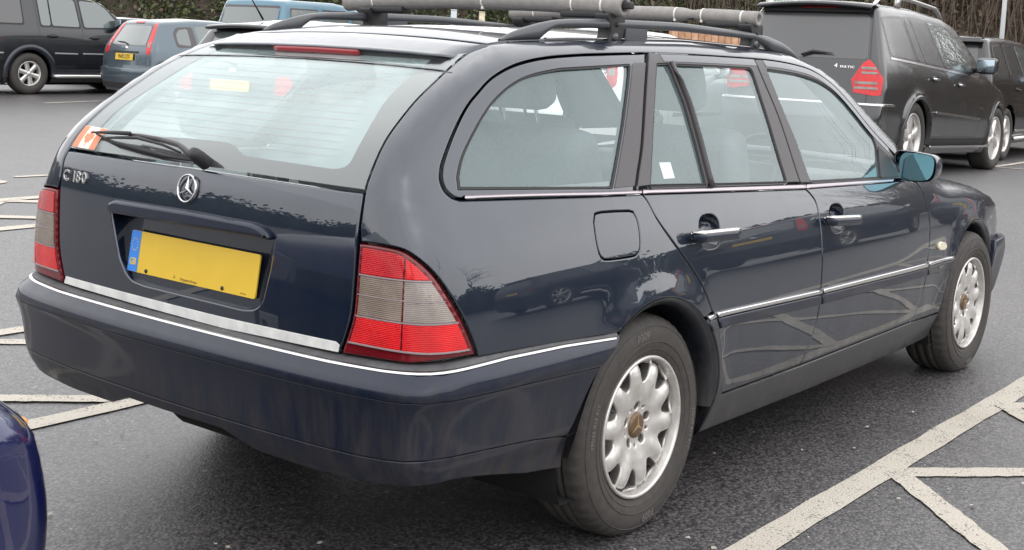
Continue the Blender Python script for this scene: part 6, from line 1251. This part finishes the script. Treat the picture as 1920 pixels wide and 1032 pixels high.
        handles=[(.45,1.06),(1.32,1.045)]; flap_=None; rails=(-1.0,.4); style=(6,.22); wr,rr=.375,.225
        bsheet('waist_moulding',[(-1.1,1.0),(-1.1,1.022),(2.1,.992),(2.1,.97)],BLACKP,t,f,'R',both=True,off=.005)
        for a,b in ((.48,.95),(1.06,2.0),(-1.15,-.52)): bsheet('side_chrome',[(a,.735),(a,.76),(b,.755),(b,.73)],SILV,t,f,'R',both=True,off=.016)
        bsheet('sill_trim',[(.46,.37),(.46,.45),(2.08,.45),(2.08,.37)],SILLP,t,f,'R',both=True,off=.010)
        for s in (-1,1): mk('side_step',*tube([(.44,s*.90,.34),(.50,s*.96,.33),(2.02,s*.96,.33),(2.08,s*.90,.34)],.035,10),SILV,t)
        for s in (-1,1): mk('mud_flap',*box_mesh(.02,.24,.34,.004,1,(-.50,s*.78,.36)),BLACKP,t)
    else:
        bsheet('rear_window',[(-.66,1.20),(-.60,1.64),(.60,1.64),(.66,1.20)],DGLASS,t,f,'B',off=.003)
        bsheet('roof_spoiler',[(-.66,1.68),(-.64,1.745),(.64,1.745),(.66,1.68)],P_,t,f,'B',off=.12,rnd=.01,depth=.12)
        bsheet('high_brake_lamp',[(-.12,1.70),(.12,1.70),(.12,1.725),(-.12,1.725)],LREDF,t,f,'B',off=.13)
        for s in (1,-1): bsheet('tail_lamp',[(s*.66,.80),(s*.66,1.10),(s*.86,1.10),(s*.87,.80)],LDRED,t,f,'B',off=.006)
        far_plate(t,f,0,.88,'')
        bsheet('bumper',[(-.88,.30),(-.89,.68),(.89,.68),(.88,.30)],P_,t,f,'B',off=.03,rnd=.015,depth=.04)
        wins=[('quarter_window',[(-.55,1.22),(-.50,1.63),(-.05,1.66),(0,1.205)]),('door_window',[(.14,1.20),(.06,1.665),(.62,1.665),(.80,1.19)]),('door_window',[(.90,1.185),(.72,1.66),(1.2,1.64),(1.5,1.56),(2.05,1.17)])]
        shuts=[[(.06,1.19),(.10,1.0),(.42,.78),(.46,.42),(.9,.40)],[(.86,1.18),(.90,.9),(.86,.40)],[(2.08,1.14),(2.12,.8),(2.05,.42)],[(-.9,1.12),(2.2,1.09)]]
        handles=[(.42,1.02),(1.28,1.0)]; flap_=None; rails=None; style=(7,.15); wr,rr=.385,.27
        bsheet('side_chrome',[(.5,.40),(.5,.43),(2.2,.42),(2.2,.39)],SILV,t,f,'R',both=True,off=.012)
        for s in (-1,1): mk('side_step',*tube([(.48,s*.90,.30),(2.2,s*.93,.30)],.03,10),SILV,t)
        V,Fc=revolve([(.0001,.06),(.035,.05),(.05,0)],16); mk('roof_aerial',np.array([(v[0]*1.3-.2,v[2],v[1]+float(f.ZT(-.2))) for v in V]),Fc,P_,t)
    for i,(nm,pg) in enumerate(wins):
        far=i>=len(wins)-1
        bsheet('window_frame',inset(clean(np.array(pg) if area(np.array(pg))>0 else np.array(pg)[::-1]),-.03),CERAM if not cl else BLACKP,t,f,'R',both=True,off=.001,rnd=.001,depth=0)
        bsheet(nm,pg,FGLASS if far or (cl and i>0) else DGLASS,t,f,'R',both=True,off=.004)
    for s_ in shuts: shut_line('shut_line',s_,t,f)
    for hx_,hz_ in handles:
        P=dom('R',f)([(hx_,hz_)],.0)[0]
        for s in (1,-1):
            mk('handle_recess',*prism(ell(0,0,.085,.035),.002,frame((P[0],(P[1]-.0015)*s,P[2]),(1,0,0),(0,-1*s,.12))),BLACKP,t); mk('door_handle',*tube([(P[0]-.10,(P[1]-.028)*s,P[2]),(P[0]+.10,(P[1]-.028)*s,P[2]-.003)],.013,8),CHROME if gl else BLACKP,t)
    if flap_: shut_line('fuel_flap',[(flap_[0]+.075*math.cos(q),flap_[1]+.085*math.sin(q)) for q in np.linspace(0,2*PI,24)],t,f,both=False)
    if rails:
        for s in (1,-1):
            rx=np.linspace(rails[0],rails[1],26); yy=(.60 if gl else .66)
            h=lambda q: (.055+.035*min(1,min(q,1-q)/.12)) if gl else .05
            pth=[(x_,s*yy,float(f.ZT(x_)-f.c*yy*yy)+ (0.095*min(1,(min(i,25-i)/3.))**.6)) for i,x_ in enumerate(rx)]
            mk('roof_rail',*tube(pth,.024 if gl else .016,8,sq=(1,.9)),SILV if gl else BLACKP,t)
            mk('rail_foot',*box_mesh(.14,.03,.09,.008,1,(rx[8],s*yy,pth[8][2]-.05)),SILV if gl else BLACKP,t)
    if cl or gl: arch_trim(f,t,SILLP if cl else P_,hub,f.ra,wd=.085 if cl else .03,off=.02 if cl else .006)
    mirror_far(t,f,wins[-1][1][-1][0]-.12,wins[-1][1][-1][1]+.02,BLACKP if cl else P_,mat('far_mirror',(.30,.36,.40),.15,1.) if 'far_mirror' not in bpy.data.materials else bpy.data.materials['far_mirror'],(.15,.24,.19))
    for X in (0,W2):
        for s in (-1,1): far_wheel(t,X,s*(.80 if gl else .755 if cl else .78),hub,wr,rr,.26,style,ALLOY,.3+X)
    xs=wins[-1][1]; bsheet('windscreen',[(xs[-2][0]+.08,-.60),(xs[-2][0]+.08,.60),(xs[-1][0]+.12,.70),(xs[-1][0]+.22,0),(xs[-1][0]+.12,-.70)],FGLASS,t,f,'xy',off=.002)
    place(t,x,y,deg); return t
def aim(t,loc,u,v,deg,dist=None):
    """stand a car so that a point of it (its own metres) is seen where it was measured, on the ground"""
    a=math.radians(deg); R=np.array([loc[0]*math.cos(a)-loc[1]*math.sin(a),loc[0]*math.sin(a)+loc[1]*math.cos(a)])
    def pos(d): q=on_ray(u,v,d); return q,np.array([q.x,q.y])-R
    if dist is None:
        lo,hi=4.,60.; g=lambda d: pos(d)[0].z-loc[2]-float(ground_z(*pos(d)[1])); s0=g(lo)>0
        for _ in range(60):
            m=(lo+hi)/2
            if (g(m)>0)==s0: lo=m
            else: hi=m
        dist=lo
    q,xy=pos(dist); place(t,xy[0],xy[1],deg); print('aim',t.name,round(dist,2),xy.round(2))
def on_ray(u,v,dist):
    d=fw+rt*((u-960)/2427.3)+up*((349.16-v)/2427.3); return cpos+d*dist
aim(big_suv('large_suv',(.030,.031,.034),'dark grey large off-roader with silver roof rails, behind the estate windscreen',9.50,2.93,2,'',),(-.98,-.87,.95),1648,160,1.5,13.3)
aim(big_suv('boxy_suv',(.016,.016,.018),'black boxy off-roader parked beyond the dark grey one',13.2,4.55,5,''),(0,-.93,.02),1885,299,3,18.8)
big_suv('old_off_roader',(.016,.017,.020),'black square off-roader with chunky arch trims and side step beside the grey-blue hatchback',10.1,19.4,-1,'')
aim(hatchback((.075,.105,.130),'grey-blue small hatchback with tall red rear lamps and yellow plate',"MA02 DZX",12.3,18.35,8),(-.64,0,.795),233,106,-3)
aim(hatchback((.030,.031,.035),'dark hatchback seen over the estate roof, behind the rail fin',"",14.3,15.6,6,False),(-.64,0,.795),432,158,8)
aim(hatchback((.09,.10,.11),'grey car roof and side window seen past the black off-roader windscreen',"",18.5,27.0,4),(-.1,-.52,1.42),201,31,-8,28)
# cars whose tails show through the estate's windows and in its paint
aim(hatchback((.72,.72,.71),'white hatchback seen through the estate side window',"",8.3,9.6,7),(-.64,0,.795),1043,168,6)
hatchback((.018,.018,.02),'black hatchback mirrored in the estate front door',"",10.2,-5.6,4)
big_suv('boxy_suv',(.02,.022,.028),'dark boxy off-roader mirrored in the estate rear door',8.2,-9.2,3,'')
hatchback((.16,.17,.19),'steel grey hatchback mirrored in the estate wing',"",12.5,-3.2,5)
# ---- pale blue van-like car behind
def blue_wagon():
    t=empty('blue_wagon',(0,0,0),0,'pale blue tall estate car by the ivy bank','car')
    P_=mat('paint_pale_blue',(.065,.165,.235),.3,.2,.9,.04)
    f=BodyF([(.2,.8),(.5,.86),(.95,.86),(1.05,.84),(1.1,.82),(1.7,.70),(1.8,.66)],[(-1.2,-.03),(0,0),(2.4,0),(3.2,-.06)],[(.3,-.95),(.6,-.98),(1.05,-.95),(1.75,-.72)],[(.2,3.3),(.6,3.4),(1.0,3.2)],[(-1,1.74),(-.4,1.78),(.8,1.78),(1.4,1.70),(2.1,1.15),(2.4,1.08),(3.2,.95)],crown=.05,wb=2.6,ra=.37,hub=.33,kt=.07)
    body_shell(f,t,P_,-.98,3.4,.06); liner_of(f,t,.33,.37)
    bsheet('rear_window',[(-.64,1.18),(-.60,1.62),(.60,1.62),(.64,1.18)],FGLASS,t,f,'B',off=.003)
    bsheet('rear_window_surround',[(-.69,1.14),(-.64,1.66),(.64,1.66),(.69,1.14)],CERAM,t,f,'B',off=.001,rnd=.001,depth=0)
    for a,b in ((-.55,.20),(.34,1.05),(1.2,1.9)):
        q=[(a,1.18),(a+.02,1.60),(b-.02 if b<1.8 else 1.45,1.60),(b,1.16)]
        bsheet('window_frame',inset(clean(np.array(q)[::-1] if area(np.array(q))<0 else np.array(q)),-.03),CERAM,t,f,'R',both=True,off=.001,rnd=.001,depth=0); bsheet('side_window',q,FGLASS,t,f,'R',both=True,off=.003)
    for s in (1,-1): bsheet('tail_lamp',[(s*.70,.75),(s*.70,1.1),(s*.80,1.1),(s*.81,.75)],LREDF,t,f,'B',off=.006)
    bsheet('bumper',[(-.82,.32),(-.83,.64),(.83,.64),(.82,.32)],BLACKP,t,f,'B',off=.03,rnd=.012,depth=.03); far_plate(t,f,0,.85,'')
    for X in (0,2.6):
        for s in (-1,1): far_wheel(t,X,s*.75,.33,.33,.2,.2,(6,.2),ALLOY)
    t.scale=(1.06,1.06,1.08); aim(t,(-.9,.69,1.70),413,13,8,24.5)
blue_wagon()
# ---- near corner of a dark blue car at lower left
def near_blue():
    t=empty('blue_car',(0,0,0),0,'deep blue car whose corner pokes in beside the estate bumper','car')
    P_=mat('paint_deep_blue',(.004,.008,.075),.25,.35,1.,.02)
    f=BodyF([(.16,.74),(.3,.80),(.5,.835),(.7,.84),(.82,.825),(.90,.77),(1.3,.6),(1.45,.5)],[(-1,-.06),(0,0),(2.4,0),(3,-.05),(3.4,-.16)],[(.2,-.7),(.6,-.78),(1,-.65),(1.4,-.2)],[(.16,3.22),(.35,3.30),(.55,3.31),(.78,3.26),(.92,3.0)],[(-.7,1.3),(.3,1.42),(1.0,1.40),(1.9,.95),(2.2,.90),(2.9,.83),(3.18,.775),(3.36,.64)],wb=2.5,kk=.1,kt=.07,ra=.33,hub=.3)
    body_shell(f,t,P_,-.75,3.3,.04); liner_of(f,t,.3,.33)
    for s in (1,-1):
        bsheet('headlamp',[(s*.44,.60),(s*.42,.68),(s*.60,.70),(s*.64,.65),(s*.62,.60)],mat('dark_lens',(.02,.022,.05),.08,coat=1.) if 'dark_lens' not in bpy.data.materials else bpy.data.materials['dark_lens'],t,f,'Fr',off=.004)
        bsheet('fog_lamp',[(s*.50,.34),(s*.5,.42),(s*.62,.42),(s*.62,.34)],HL,t,f,'Fr',off=.002)
        P=dom('Fr',f)([(s*.55,.655)],.01)[0]; mk('indicator_lens',*box_mesh(.012,.06,.035,.005,2,tuple(P-np.array([.006,0,0]))),mat('amber_lens',(.62,.26,.05),.3) if 'amber_lens' not in bpy.data.materials else bpy.data.materials['amber_lens'],t)
    bsheet('grille',[(-.4,.58),(-.4,.66),(.4,.66),(.4,.58)],BLACKP,t,f,'Fr',off=.002)
    bsheet('windscreen',[(1.05,-.5),(1.05,.5),(1.82,.62),(1.9,0),(1.82,-.62)],FGLASS,t,f,'xy',off=.002)
    bsheet('door_window',[(.2,.92),(.2,1.3),(.9,1.31),(1.55,.93)],FGLASS,t,f,'R',both=True,off=.003)
    for X in (0,2.5):
        for s in (-1,1): far_wheel(t,X,s*.735,.3,.30,.19,.185,(8,.16),ALLOY)
    return t,f
nb,nbf=near_blue()
nb.location=(-5.035,.080,.0); nb.rotation_euler=(0,0,math.radians(-3))
# ================================================================ bank, thicket, trees, posts
def leafmat(name,c1,c2):
    m=bpy.data.materials.new(name); N,L,b=nodes(m); b.inputs['Roughness'].default_value=.55
    o=N.new('ShaderNodeNewGeometry'); n=N.new('ShaderNodeTexNoise'); n.inputs['Scale'].default_value=1.1; n.inputs['Detail'].default_value=5; L.new(o.outputs['Position'],n.inputs['Vector'])
    w=N.new('ShaderNodeTexWhiteNoise'); vm=N.new('ShaderNodeVectorMath'); vm.operation='SNAP'; vm.inputs[1].default_value=(.09,.09,.09); L.new(o.outputs['Position'],vm.inputs[0]); L.new(vm.outputs[0],w.inputs['Vector'])
    a=N.new('ShaderNodeMath'); a.operation='MULTIPLY_ADD'; a.inputs[1].default_value=.7; L.new(w.outputs['Value'],a.inputs[0])
    s=N.new('ShaderNodeMath'); s.operation='MULTIPLY'; s.inputs[1].default_value=.4; L.new(n.outputs['Fac'],s.inputs[0]); L.new(s.outputs[0],a.inputs[2])
    x=N.new('ShaderNodeMix'); x.data_type='RGBA'; x.inputs[6].default_value=(*c1,1); x.inputs[7].default_value=(*c2,1); L.new(a.outputs[0],x.inputs[0]); L.new(x.outputs[2],b.inputs['Base Color'])
    return m
IVY=leafmat('ivy_leaves',(.018,.030,.012),(.10,.125,.040)); DRYL=leafmat('dry_stems',(.050,.034,.024),(.17,.125,.085)); BARK=mat('bare_bark',(.13,.10,.075),.9,noise=.3,nscale=9); EVER=leafmat('evergreen_leaves',(.010,.018,.009),(.045,.065,.022))
def bank_line(s):      # plan of the planted bank round the far side of the car park; s along it
    P=np.array([(2,40),(14,37.5),(22,33),(27,25),(28.5,16),(29.5,6),(31,-4),(33,-14)],float); d=np.r_[0,np.cumsum(np.hypot(*np.diff(P,axis=0).T))]
    return np.array([np.interp(s*d[-1],d,P[:,0]),np.interp(s*d[-1],d,P[:,1])]),d[-1]
def bank_pt(s,v):
    """v 0..1 up the bank"""
    p,L_=bank_line(s); q,_=bank_line(min(1,s+.003)); e=q-bank_line(max(0,s-.003))[0]; e/=np.linalg.norm(e); out=np.array([-e[1],e[0]])*1.0
    if out@(p-np.array([0,0]))<0: out=-out
    h=3.2; d=1.6*v; z=h*(1-(1-v)**1.6)
    p=p+out*d; return p[0],p[1],z+float(ground_z(*p)),out
ss=np.linspace(0,1,90); V=[];Fc=[]
for s in ss:
    for v in np.linspace(0,1,7):
        x,y,z,o_=bank_pt(s,v); V.append((x,y,z+.15*math.sin(s*80+v*9)))
    p,_=bank_line(s); V.append((x+o_[0]*14,y+o_[1]*14,z+1.0))
for i in range(89):
    for q in range(7): Fc.append((i*8+q,(i+1)*8+q,(i+1)*8+q+1,i*8+q+1))
SOIL=mat('bank_soil',(.045,.036,.026),.95,noise=.4,nscale=3)
tag(mk('bank_terrain',V,Fc,SOIL),'planted earth bank round the car park','bank',kind='structure')
def leaves(name,n,s0,s1,m,size,label,vr=(0,1),thick=.35,kind='stuff'):
    V=np.zeros((n*4,3)); Fc=[]
    S=RNG.uniform(s0,s1,n); 
    for i in range(n):
        v=RNG.uniform(*vr); x,y,z,o_=bank_pt(S[i],v); lump=.28*math.sin(S[i]*160)+.2*math.sin(S[i]*410+v*7)
        d=RNG.uniform(-.1,thick)+lump*.5; c=np.array([x-o_[0]*d,y-o_[1]*d,z+RNG.uniform(-.05,.25)+lump*.4])
        a=RNG.normal(size=3); a/=np.linalg.norm(a); b=np.cross(a,RNG.normal(size=3)); b/=np.linalg.norm(b); sz=size*RNG.uniform(.5,1.25)
        V[i*4:i*4+4]=[c-a*sz,c+b*sz*.6,c+a*sz,c-b*sz*.6]; Fc.append((4*i,4*i+1,4*i+2,4*i+3))
    return tag(mk(name,V,Fc,m,smooth=False),label,kind=kind)
leaves('ivy_leaves',30000,.16,.66,IVY,.085,'dark green ivy covering the bank')
leaves('ivy_leaves',5000,.10,.72,DRYL,.09,'brown dead leaves and stems mixed in the ivy',thick=.45)
leaves('undergrowth_leaves',7000,.60,1.,DRYL,.07,'brown undergrowth at the foot of the thicket',vr=(0,.8),thick=.5)
def stems(name,n,s0,s1,m,hr,label,lean=.25,r=.012):
    V=[];Fc=[]
    for i in range(n):
        s=RNG.uniform(s0,s1); v=RNG.uniform(0,1.); x,y,z,o_=bank_pt(s,v); x+=o_[0]*RNG.uniform(-.3,2.5); y+=o_[1]*RNG.uniform(-.3,2.5); z-=.3
        h=RNG.uniform(*hr); a=RNG.normal(size=3)*lean; d=np.array([a[0],a[1],1.]); rr=r*RNG.uniform(.5,1.6); b=len(V); k1=RNG.normal(size=3)*.16*h; 
        P=[np.array([x,y,z]),np.array([x,y,z])+d*h*.5+k1*np.array([1,1,0])*.5,np.array([x,y,z])+d*h+k1*np.array([1,1,0])]
        for j,p in enumerate(P):
            w=rr*(1,.7,.15)[j]
            for q in range(3): V.append((p[0]+w*math.cos(q*2.094),p[1]+w*math.sin(q*2.094),p[2]))
        for j in range(2):
            for q in range(3): Fc.append((b+j*3+q,b+j*3+(q+1)%3,b+j*3+3+(q+1)%3,b+j*3+3+q))
        if RNG.uniform()<.8:
            for _ in range(3):
                t=RNG.uniform(.3,.9); p=P[0]+(P[2]-P[0])*t; e=RNG.normal(size=3)*.35*h*.5+np.array([0,0,.25*h]); b=len(V)
                for j,(q_,w) in enumerate(((p,rr*.5),(p+e,rr*.1))):
                    for q in range(3): V.append((q_[0]+w*math.cos(q*2.094),q_[1]+w*math.sin(q*2.094),q_[2]))
                for q in range(3): Fc.append((b+q,b+(q+1)%3,b+3+(q+1)%3,b+3+q))
    return tag(mk(name,V,Fc,m,smooth=False),label,kind='stuff')
stems('bramble_stems',500,.1,.62,DRYL,(.6,2.2),'thin brown stems rising through the ivy',.5,.012)
stems('thicket_stems',5200,.56,1.,BARK,(2.,6.),'dense leafless brown thicket at the edge of the car park',.16,.016)
def branch(V,Fc,p,d,l,r,lev,k=5):
    n=4; pts=[p]; dd=d
    for i in range(n):
        dd=dd+RNG.normal(size=3)*.14; dd/=np.linalg.norm(dd); pts.append(pts[-1]+dd*l/n)
    rad=np.linspace(r,r*.45,n+1); v,f=tube(pts,rad,k); b=len(V); V+=list(v); Fc+=[tuple(i+b for i in q) for q in f]
    if lev>0:
        for i in range(3 if lev>1 else 4):
            j=RNG.integers(1,n+1); e=dd+RNG.normal(size=3)*.65+np.array([0,0,.15]); e/=np.linalg.norm(e); branch(V,Fc,pts[j],e,l*RNG.uniform(.5,.75),rad[j]*.6,lev-1,4)
def bare_tree(x,y,h,label,group=None,r=.11):
    t=empty('bare_tree',(x,y,float(ground_z(x,y))),0,label,'tree',group); V=[];Fc=[]
    p=[np.array([0,0,-.2])]; d=np.array([RNG.normal()*.05,RNG.normal()*.05,1.])
    for i in range(6): d=d+RNG.normal(size=3)*.05; d/=np.linalg.norm(d); p.append(p[-1]+d*h/6)
    v,f=tube(p,np.linspace(r,r*.3,7),8); mk('trunk',v,f,BARK,t)
    for i in range(11):
        j=RNG.integers(2,7); e=np.array([RNG.normal(),RNG.normal(),.7]); e/=np.linalg.norm(e); branch(V,Fc,p[j],e,h*RNG.uniform(.22,.38),r*.4,2)
    mk('crown',V,Fc,BARK,t); return t
for i,s in enumerate((.60,.66,.70,.735,.77,.81,.86)):
    x,y,z,o_=bank_pt(s,.4+.1*(i%3)); bare_tree(x+o_[0]*i%2,y,RNG.uniform(7,10),['bare brown trunk in the thicket behind the fence boards','bare brown trunk in the thicket behind the green sign','bare trunk over the roof rails of the grey off-roader','bare trunk left of the black boxy off-roader roof','bare trunk straight behind the black boxy off-roader','bare trunk just left of the white pole','bare trunk right of the white pole'][i],'bare trees in the thicket',.10+.02*(i%3))
# trees and hedge on the camera's own side of the car park (they show in paint, glass and mirror)
def evergreen(x,y,h,w,label):
    t=empty('evergreen_tree',(x,y,0),0,label,'tree'); v,f=tube([(0,0,-.1),(.05,0,h*.4),(0,.05,h*.85)],[.16,.11,.03],8); mk('trunk',v,f,BARK,t)
    n=2600; V=np.zeros((n*4,3)); Fc=[]
    for i in range(n):
        u=RNG.uniform(.08,1); a=RNG.uniform(0,2*PI); rr=w*(1-u)**.7*(.75+.3*math.sin(a*3+u*14))*RNG.uniform(.55,1.); c=np.array([rr*math.cos(a),rr*math.sin(a),h*u])
        q=RNG.normal(size=3); q/=np.linalg.norm(q); b=np.cross(q,RNG.normal(size=3)); b/=np.linalg.norm(b); s=.2*RNG.uniform(.6,1.4); V[4*i:4*i+4]=[c-q*s,c+b*s*.55,c+q*s,c-b*s*.55]; Fc.append((4*i,4*i+1,4*i+2,4*i+3))
    mk('crown',V,Fc,EVER,t,smooth=False); return t
evergreen(-26,-13,9,2.2,'tall dark evergreen behind the camera, seen in the door mirror')
def hedge(name,pts,h,th,n,label):
    pts=np.array(pts,float); d=np.r_[0,np.cumsum(np.hypot(*np.diff(pts,axis=0).T))]; t=empty(name,(pts[0,0],pts[0,1],0),0,label,'hedge')
    V=np.zeros((n*4,3)); Fc=[]; o=np.array([pts[0,0],pts[0,1],0])
    for i in range(n):
        s=RNG.uniform(0,d[-1]); top=h*(1+.22*math.sin(s*.7)+.15*math.sin(s*1.9+1)); c=np.array([np.interp(s,d,pts[:,0])+RNG.normal()*th*.4,np.interp(s,d,pts[:,1])+RNG.normal()*th*.4,RNG.uniform(0,1)**.8*top])
        q=RNG.normal(size=3); q/=np.linalg.norm(q); b=np.cross(q,RNG.normal(size=3)); b/=np.linalg.norm(b); sz=.17*RNG.uniform(.6,1.4); V[4*i:4*i+4]=[c-q*sz-o,c+b*sz*.6-o,c+q*sz-o,c-b*sz*.6-o]; Fc.append((4*i,4*i+1,4*i+2,4*i+3))
    mk('foliage',V,Fc,EVER,t,smooth=False); V=[];Fc=[]; S=np.linspace(0,d[-1],70)
    for i,s in enumerate(S):
        top=h*(1+.22*math.sin(s*.7)+.15*math.sin(s*1.9+1))*.86; px_,py_=np.interp(s,d,pts[:,0])-o[0],np.interp(s,d,pts[:,1])-o[1]; s2=min(d[-1],s+.1); ex,ey=np.interp(s2,d,pts[:,0])-np.interp(s2-.2,d,pts[:,0]),np.interp(s2,d,pts[:,1])-np.interp(s2-.2,d,pts[:,1]); l_=math.hypot(ex,ey); nx,ny=-ey/l_,ex/l_
        for a_,z_ in ((-.32,0),(-.36,top*.5),(-.2,top*.9),(0,top),(.2,top*.9),(.36,top*.5),(.32,0)): q=a_*th*(1+.2*math.sin(s*2.3+a_*5)); V.append((px_+nx*q,py_+ny*q,z_))
        if i:
            for q in range(6): Fc.append(((i-1)*7+q,i*7+q,i*7+q+1,(i-1)*7+q+1))
    mk('inner_growth',V,Fc,EVER,t); V=[];Fc=[]
    for s in np.linspace(0,d[-1],14):
        v,f=tube([(np.interp(s,d,pts[:,0])-o[0],np.interp(s,d,pts[:,1])-o[1],0),(np.interp(s,d,pts[:,0])-o[0],np.interp(s,d,pts[:,1])-o[1],h*.7)],.06,6); b=len(V); V+=v; Fc+=[tuple(i+b for i in q) for q in f]
    mk('stems',V,Fc,BARK,t); return t
hedge('hedge',[(34,-14),(22,-21),(8,-24),(-8,-23)],2.6,1.4,20000,'long dark hedge along the near side of the car park')
hedge('hedge',[(-8,-23),(-22,-16),(-28,-2),(-26,14),(-12,30),(2,40)],2.8,1.6,22000,'dark hedge closing the car park behind the camera')
for i,(x,y,h) in enumerate(((16,-21.5,7.5),(2,-24,8.5))): bare_tree(x,y,h,('bare tree over the near hedge, mirrored in the rear wing','bare tree mid hedge, mirrored in the rear door')[i])
# ---- posts, sign, fence
def post(name,label,cat_,u,v0,v1,dist,w,m):
    a=on_ray(u,v1,dist); b=on_ray(u,v0,dist); g=float(ground_z(a.x,a.y)); t=empty(name,(a.x,a.y,g),math.atan2(fw.y,fw.x),label,cat_)
    mk('shaft',*box_mesh(w,w,b.z-g,.008,2,(0,0,(b.z-g)/2)),m,t); mk('cap',*box_mesh(w*1.12,w*1.12,.02,.006,1,(0,0,b.z-g+.008)),m,t); return t
post('bollard_post','pale blue-white post before the ivy bank, under the roof bar','post',850,20,52,26,.115,mat('post_pale',(.55,.60,.64),.6,noise=.08,nscale=9))
post('marker_post','cream post with rusty stains before the ivy bank','post',903,24,52,27,.12,mat('post_cream',(.62,.54,.40),.7,noise=.3,nscale=14))
def lamp_post():
    a=on_ray(1870,170,24); g=float(ground_z(a.x,a.y)); t=empty('lamp_post',(a.x,a.y,g),0,'slim white pole rising out of the picture before the brown thicket','lamp post')
    W_m=mat('pole_white',(.62,.63,.64),.5); mk('pole',*tube([(0,0,0),(0,0,3.0),(0,0,6.2)],[.05,.04,.032],12),W_m,t); mk('base_plate',*box_mesh(.26,.26,.03,.006,1,(0,0,.015)),W_m,t); mk('lamp_head',*box_mesh(.55,.18,.10,.03,2,(-.2,0,6.22)),RAILM,t)
lamp_post()
def sign():
    a=on_ray(1474,12,21); g=float(ground_z(a.x,a.y)); t=empty('green_sign',(a.x,a.y,g),math.atan2(fw.y,fw.x)-PI/2,'white notice board with green lettering above the grey off-roader roof','sign')
    z0=a.z-g+.02; mk('board',*box_mesh(.66,.02,.5,.006,1,(0,0,z0+.25)),mat('sign_white',(.74,.78,.70),.5),t)
    mk('green_panel',*box_mesh(.6,.004,.07,.001,1,(0,-.0135,z0+.42)),mat('sign_green',(.05,.34,.10),.5),t)
    fr=frame((0,-.0115,z0+.075),(1,0,0),(0,-1,0)); text('lettering','vehicles',.12,fr,bpy.data.materials['sign_green'],t,.001,sx=1.15)
    for q in (-.15,.15): mk('sign_post',*tube([(q,.02,0),(q,.02,z0+.3)],.02,8),RAILM,t)
sign()
def fence():
    a=on_ray(1328,70,25); g=float(ground_z(a.x,a.y)); t=empty('timber_fence',(a.x,a.y,g),math.atan2(fw.y,fw.x)-PI/2+.05,'short run of orange-brown timber boards between the ivy and the grey off-roader','fence')
    h=a.z-g+.10; Wd=[mat('timber_warm_%d'%i,c,.8,noise=.2,nscale=14) for i,c in enumerate(((.40,.22,.13),(.46,.27,.165),(.36,.20,.12)))]
    w=.13
    for i in range(-5,6): mk('board',*box_mesh(w-.008,.022,h*RNG.uniform(.985,1.01),.004,1,(i*w,RNG.uniform(-.004,.004),h/2)),Wd[i%3],t)
    for z in (.3,h-.25): mk('rail',*box_mesh(w*11,.04,.07,.006,1,(0,.035,z)),Wd[0],t)
    for q in (-.7,.7): mk('fence_post',*box_mesh(.09,.09,h+.05,.008,1,(q,.10,(h+.05)/2)),Wd[2],t)
fence()
